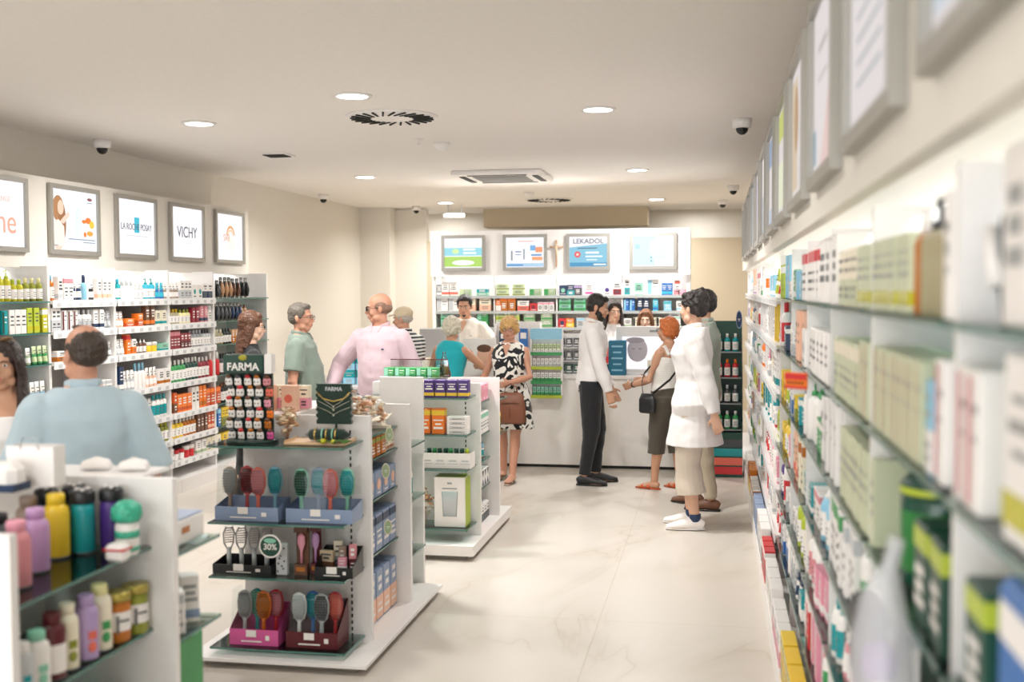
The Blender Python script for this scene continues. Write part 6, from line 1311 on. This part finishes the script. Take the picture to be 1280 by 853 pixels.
    if bottom:
        kind, fm = bottom[:2]; a = MB()
        if kind in ('trousers', 'capri', 'wide'):
            e = {'trousers': .018, 'capri': .028, 'wide': .03}[kind]; torso(a, .84, 1.02, .006 + e * .4); a.ball(V(0, 0, .87) * s, (.16 * w * s, .11 * w * s, .07 * s))
            for sg in (-1, 1):
                h_, k_, an, fd = legs[sg]; t_ = {'trousers': .97, 'capri': .30, 'wide': .55}[kind]; en = lerp(k_, an, t_)
                r3 = {'trousers': .052, 'capri': .088, 'wide': .108}[kind]
                a.tube([p * s for p in (h_ + V(0, 0, .05), h_, lerp(h_, k_, .5), k_, lerp(k_, an, t_ * .5), en)], [(.09 * w + e) * s, (.092 * w + e) * s, (.075 * w + e) * s, (.062 + e) * s, (lerp(.056 + e, r3, .6)) * s, r3 * s], n=16)
            child(a, 'trousers', fm, .0065, 3, .006 * s, 13)
        elif kind == 'skirt':
            z1 = bottom[2]; a.tube([V(0, 0, 1.02) * s, V(0, 0, .90) * s, V(0, 0, .72) * s, V(0, 0, z1) * s], [(.165 * w * s, .13 * w * s), (.20 * w * s, .16 * w * s), (.215 * w * s, .175 * w * s), (.235 * w * s, .19 * w * s)], n=26, side=(1, 0, 0)); child(a, 'skirt', fm, .0065, 3, .008 * s, 12)
        if 'belt' in ex:
            a = MB(); r_ = tors[2]; a.lathe([((r_[1] + .012) * s, 0), ((r_[1] + .012) * s, .03)], n=28, caps=False, sy=(r_[2] + .012) / (r_[1] + .012)); a.v = [(p[0], p[1] + r_[3] * s, p[2] + 1.0 * s) for p in a.v]; a.build('belt', M_dark, root)
    if shoes:
        for sg in (-1, 1):
            h_, k_, an, fd = legs[sg]; b = an; sd = tuple(fd.cross(V(0, 0, 1))); a = MB(); gz = -(an.z) + .0
            if shoes[0] == 'shoe':
                a.tube([p * s for p in (b - fd * .065 + V(0, 0, gz + .035), b - fd * .04 + V(0, 0, gz + .045), b + V(0, 0, gz + .055), b + fd * .08 + V(0, 0, gz + .042), b + fd * .15 + V(0, 0, gz + .03), b + fd * .205 + V(0, 0, gz + .022))], [(.026 * s, .03 * s), (.036 * s, .042 * s), (.040 * s, .05 * s), (.046 * s, .038 * s), (.048 * s, .026 * s), (.028 * s, .018 * s)], n=14, side=sd)
                child(a, 'shoe', mat('shoe_' + shoes[1], PAL[shoes[1]], .5), .005, 2)
                a = MB(); a.tube([p * s for p in (b - fd * .07 + V(0, 0, gz + .010), b + fd * .0 + V(0, 0, gz + .010), b + fd * .12 + V(0, 0, gz + .010), b + fd * .21 + V(0, 0, gz + .010))], [(.03 * s, .0095 * s), (.04 * s, .0095 * s), (.048 * s, .0095 * s), (.026 * s, .0095 * s)], n=12, side=sd); a.build('shoe_sole', P(shoes[2]), root)
                if len(shoes) > 3: a = MB(); a.tube([p * s for p in (b + V(0, 0, -.02), b + V(0, 0, .035))], .043 * s, n=14); child(a, 'sock', P(shoes[3]), .005, 1)
            else:
                a.tube([p * s for p in (b - fd * .06 + V(0, 0, gz + .008), b + fd * .05 + V(0, 0, gz + .008), b + fd * .14 + V(0, 0, gz + .008), b + fd * .205 + V(0, 0, gz + .008))], [(.03 * s, .008 * s), (.036 * s, .008 * s), (.045 * s, .008 * s), (.028 * s, .008 * s)], n=12, side=sd)
                for off in (.05, .12): a.tube([(b + fd * off + fd.cross(V(0, 0, 1)) * o_ + V(0, 0, gz + h2)) * s for o_, h2 in ((-.046, .01), (-.035, .05 - off * .1), (0, .068 - off * .16), (.035, .05 - off * .1), (.046, .01))], [(.016 * s, .005 * s)] * 5, n=8, side=tuple(fd))
                a.build('sandal', P(shoes[1]), root)
    if 'watch' in ex:
        sg = ex['watch']; sh_, e, wv = arms[sg]; d = (wv - e).normalized(); a = MB(); p = wv - d * .03; a.tube([(p - d * .008) * s, (p + d * .008) * s], .033 * s, n=14); a.build('watch', P('black'), root)
    root['_s'] = s
    return root, arms, s
def hpos(sg_arms, s, sg): return sg_arms[sg][2] * s

# ---- the fifteen people
F = fabric
LB = F('cloth_lightblue', 'B0C2CB'); W_ = F('cloth_white', 'E2DEDC'); OW = F('cloth_offwhite', 'E4DCD0')
# 1 woman at the picture edge
person('woman with long dark hair and white top at the picture edge, teal bag strap', -2.92, 4.20, 195, 1.56, 'tan', .98, female=True, head=(8, 0, 0), lh=(-.22, .10, .86), rh=(.22, .10, .86),
       top=('tank', W_, .84, 'none', .010), bottom=('trousers', F('denim_dark', '2B3440')), hair=('long', '2E1E18', .36), extras={'headglasses': 1}.items(), shoes=('shoe', 'black', 'black'), voxel=.0055)
t = thing('crossbody_strap', 'dark teal shoulder bag with a wide strap, worn at the picture edge', 'bag', (-2.92, 4.20, 0), R(195))
a = MB(); a.tube([(-.125, .10, 1.05), (-.118, .134, 1.10), (-.115, .115, 1.22), (-.112, .06, 1.285), (-.112, -.05, 1.285), (-.13, -.13, 1.15), (-.15, -.15, .95)], [(.022, .004)] * 7, n=8, side=(1, 0, 0)); a.build('strap', mat('strap_teal', '12474E', .7), t)
a = MB(); a.cbox((-.22, -.14, .84), (.08, .22, .2), .03); a.build('pouch', mat('strap_teal', '12474E', .7), t)
# 2 balding man, light blue shirt
person('balding man in a light blue shirt seen from behind beside the bottle gondola', -2.40, 3.95, 36, 1.63, 'red', 1.02, belly=.03, head=(24, -6, 0), lh=(-.26, .12, .84), rh=(.27, .12, .84), rpole=(.4, -1, -.3), lpole=(-.4, -1, -.3),
       top=('shirt', LB, .80, 'elbow', .026), bottom=('trousers', F('trouser_navy', '20242E')), hair=('horseshoe', '3A2D24', 1), extras={}.items(), shoes=('shoe', 'black', 'black'), voxel=.0055)
# 3 woman with long brown hair and glasses
person('woman with long straight brown hair and glasses behind the keychain stand', -3.45, 7.95, -55, 1.60, 'fair', .92, female=True, head=(-8, 6, 0), lh=(-.14, .15, .92), rh=(.16, .15, .9),
       top=('shirt', F('cloth_black', '15161A'), .86, 'short', .008), bottom=('trousers', F('cloth_black', '15161A')), hair=('long', '5A3722', .34, 'back'), extras={'glasses': 'clear', 'nocollar': 1}.items(), shoes=('shoe', 'black', 'black'))
# 4 grey haired man in polo
person('grey haired man in a grey-green polo shirt looking along the aisle', -3.22, 8.40, -80, 1.66, 'red', 1.05, belly=.045, head=(-8, 0, 0), lh=(-.25, .08, .84), rh=(.25, .10, .84), rpole=(.3, -1, 0),
       top=('shirt', F('polo_sage', '7D8B80'), .80, 'short', .018), bottom=('trousers', F('chino', '6A6458')), hair=('short', '6B635A'), brows='6A5D50', extras={'glasses': 'clear'}.items(), shoes=('shoe', 'brown', 'black'))
# 5 bald man with sunglasses, pink shirt
person('bald man with dark sunglasses and a pale pink long sleeved shirt', -2.62, 8.58, 168, 1.735, 'red', 1.05, belly=.03, head=(-62, 4, 0), lh=(-.30, .10, .92), rh=(.36, .18, .97), rpole=(1, -.6, -.3),
       top=('shirt', F('shirt_pink', 'CDB4BC'), .78, 'long', .022), bottom=('trousers', F('denim', '3A4254')), hair=('horseshoe', '8A6A58'), extras={'glasses': 'dark', 'pocket': 'navy'}.items(), shoes=('shoe', 'brown', 'black'))
# 6 man with cap
person('old man in a beige cap and black and white striped shirt at the counter', -2.86, 10.25, 55, 1.60, 'red', 1.05, belly=.02, lean=6, head=(30, 6, 0), lh=(-.15, .33, .97), rh=(.15, .33, .97),
       top=('shirt', F('stripe_shirt', 'E6E3DE', 'stripe', '20242C'), .82, 'short', .014), bottom=('trousers', F('chino', '6A6458')), hair=('horseshoe', 'B8B0A6'), extras={'cap': 'D8C6A8'}.items(), shoes=('shoe', 'brown', 'black'))
# 7 white haired woman in teal
person('white haired woman in a sleeveless turquoise top seen from behind at the counter', -2.46, 10.22, -12, 1.50, 'tan', 1.05, female=True, lean=8, head=(10, 6, 0), lh=(-.20, .30, 1.0), rh=(.16, .36, 1.02), rpole=(1, -.2, -.6),
       top=('shirt', F('top_turquoise', '18A9B4'), .80, 'none', .012), bottom=('trousers', F('white_trouser', 'D8D4CC')), hair=('curly', 'D8D0BC'), extras={'nocollar': 1}.items(), shoes=('sandal', 'tan'))
# 8 pharmacist
person('bearded male pharmacist in a white v-neck tunic behind the counter', -2.64, 11.78, 178, 1.71, 'tan', 1.02, lean=3, head=(4, 12, 0), lh=(-.22, .27, 1.05), rh=(.20, .28, 1.04), lpole=(-1, -.4, -.4), rpole=(1, -.4, -.4),
       top=('shirt', OW, .80, 'short', .014), bottom=('trousers', W_), hair=('short', '1E1712'), brows='1E1712', extras={'goatee': '2A1E18', 'vneck': 1, 'nocollar': 1, 'watch': 1, 'pocket': 'grey'}.items(), shoes=('shoe', 'white', 'white'))
# 9 lady in black and white dress
LX_, LY_ = -1.86, 10.12
pr9 = person('curly blonde older woman in a black and white patterned dress with glasses', LX_, LY_, 176, 1.50, 'red', 1.12, belly=.035, female=True, head=(4, 4, 0), lh=(-.06, .23, .92), rh=(.26, .16, .88), lpole=(-1, -.6, -.5), feet=((-.07, 0, .18, -4), (.10, 0, -.12, 6)), curl=.8,
       top=('dress', F('dress_blob', 'EDE8E0', 'blob', '121318'), .86, 'none', .012, .03), bottom=('skirt', F('dress_blob', 'EDE8E0', 'blob', '121318'), .56), hair=('curly', 'CFA468'), brows='9A7A58', extras={'glasses': 'clear', 'vneck': 1}.items(), shoes=('sandal', 'taupe'))
t = thing('brown_handbag', 'brown leather handbag held in front of the patterned dress', 'handbag', (LX_ + .07, LY_ - .325, .56), R(-2)); lm = mat('leather_brown', '7A4A34', .45, bump=.3, bscale=25)
a = MB(); a.tube([(0, 0, 0), (0, 0, .02), (0, 0, .13), (0, 0, .25), (0, 0, .28)], [(.115, .035), (.135, .05), (.135, .05), (.115, .035), (.09, .015)], n=20, side=(1, 0, 0)); a.build('bag_body', lm, t)
a = MB(); a.tube([(-.06, .0, .26), (-.05, .0, .33), (0, 0, .36), (.05, .0, .33), (.06, .0, .26)], .008); a.build('handle', lm, t); a = MB(); a.box((0, -.05, .19), (.18, .006, .004)); a.box((0, -.051, .10), (.004, .004, .10)); a.build('seam_strip', mat('leather_dark', '54301F', .5), t)
# 10 bearded man
person('bearded dark haired man in a white shirt and black trousers at the counter', -1.10, 10.02, -84, 1.72, 'tan', 1.0, lean=3, head=(-4, 16, 0), lh=(-.16, .18, .86), rh=(.20, .17, .80), feet=((-.09, 0, .04), (.09, 0, -.06)), rpole=(.2, -1, -.2), curl=.35,
       top=('shirt', W_, .86, 'long', .018), bottom=('trousers', F('trouser_black', '14151A')), hair=('short', '1E1814'), brows='1E1814', extras={'beard': '241A15'}.items(), shoes=('shoe', 'black', 'black'))
# 11, 12 pharmacists
person('female pharmacist with long dark hair in white behind the counter', -1.06, 11.84, 190, 1.64, 'mid', .92, female=True, head=(14, 4, 0), lh=(-.2, .10, .95), rh=(.2, .10, .95), top=('shirt', W_, .8, 'elbow', .01), bottom=('trousers', W_), hair=('long', '2A1A14', .36), extras={'nocollar': 1}.items(), shoes=('shoe', 'white', 'white'))
person('female pharmacist with light brown hair peeking over the lit display', -.74, 12.22, 178, 1.535, 'fair', .92, female=True, head=(0, 6, 0), lh=(-.18, .10, .9), rh=(.18, .10, .9), top=('shirt', W_, .8, 'elbow', .01), bottom=('trousers', W_), hair=('long', '7A4E30', .30), extras={'nocollar': 1}.items(), shoes=('shoe', 'white', 'white'))
# 13 red haired woman
RX_, RY_ = -.40, 9.85
person('short orange haired older woman in a white sleeveless top and brown capris', RX_, RY_, 58, 1.505, 'tan', 1.12, belly=.03, female=True, head=(14, 2, 0), lh=(-.13, .30, .91), rh=(.13, .30, .94), lpole=(-.4, -1, -.6), feet=((-.10, 0, .10), (.10, 0, -.08)), curl=.25,
       top=('tank', F('tank_stripe', 'E8E4DE', 'fine', 'D2CEC8'), .84, 'none', .012), bottom=('capri', F('capri_brown', '4A4338')), hair=('bob', 'C0672E'), brows='8A5A38', extras={'glasses': 'clear', 'watch': -1}.items(), shoes=('sandal', 'darkorange'))
t = thing('crossbody_bag', 'small black crossbody bag on the hip of the orange haired woman', 'handbag', (RX_, RY_, 0), R(58)); km = mat('leather_black', '1C1D20', .4)
a = MB(); a.tube([(-.24, .055, .685), (-.24, .055, .70), (-.24, .055, .80), (-.24, .055, .855)], [(.02, .07), (.03, .085), (.03, .085), (.02, .06)], n=16, side=(1, 0, 0)); a.build('bag_body', km, t)
a = MB(); a.tube([(-.24, .10, .85), (-.215, .13, .95), (-.12, .17, 1.02), (.0, .165, 1.10), (.09, .12, 1.19), (.12, .0, 1.25), (.09, -.09, 1.20), (-.02, -.135, 1.09), (-.16, -.125, .98), (-.235, -.0, .86)], [(.010, .003)] * 10, n=6, side=(0, 0, 1)); a.build('strap', km, t)
# 14 white coat woman
person('tall woman with a dark messy bun in a long white coat and white shoes', -.15, 8.28, 84, 1.735, 'mid', .98, female=True, head=(-26, 2, 0), lh=(-.21, -.17, .86), rh=(.24, .03, .84), lpole=(-.4, -1, 0), feet=((-.09, 0, -.02), (.09, 0, .03)),
       top=('coat', W_, .62, 'long', .028, .085), bottom=('wide', F('trouser_cream', 'CFC2B2')), hair=('bun', '1F1714'), extras={}.items(), shoes=('shoe', 'white', 'white', 'navy'))
# 15 man behind
person('dark haired man in a sage shirt mostly hidden behind the woman in the white coat', -.09, 9.05, 72, 1.75, 'tan', 1.05, head=(0, 0, 0), top=('shirt', F('shirt_sage', '9BA598'), .80, 'elbow', .014), bottom=('trousers', F('chino_tan', 'B5A892')), hair=('short', '1E1814'), extras={'glasses': 'dark'}.items(), shoes=('shoe', 'brown', 'black'))
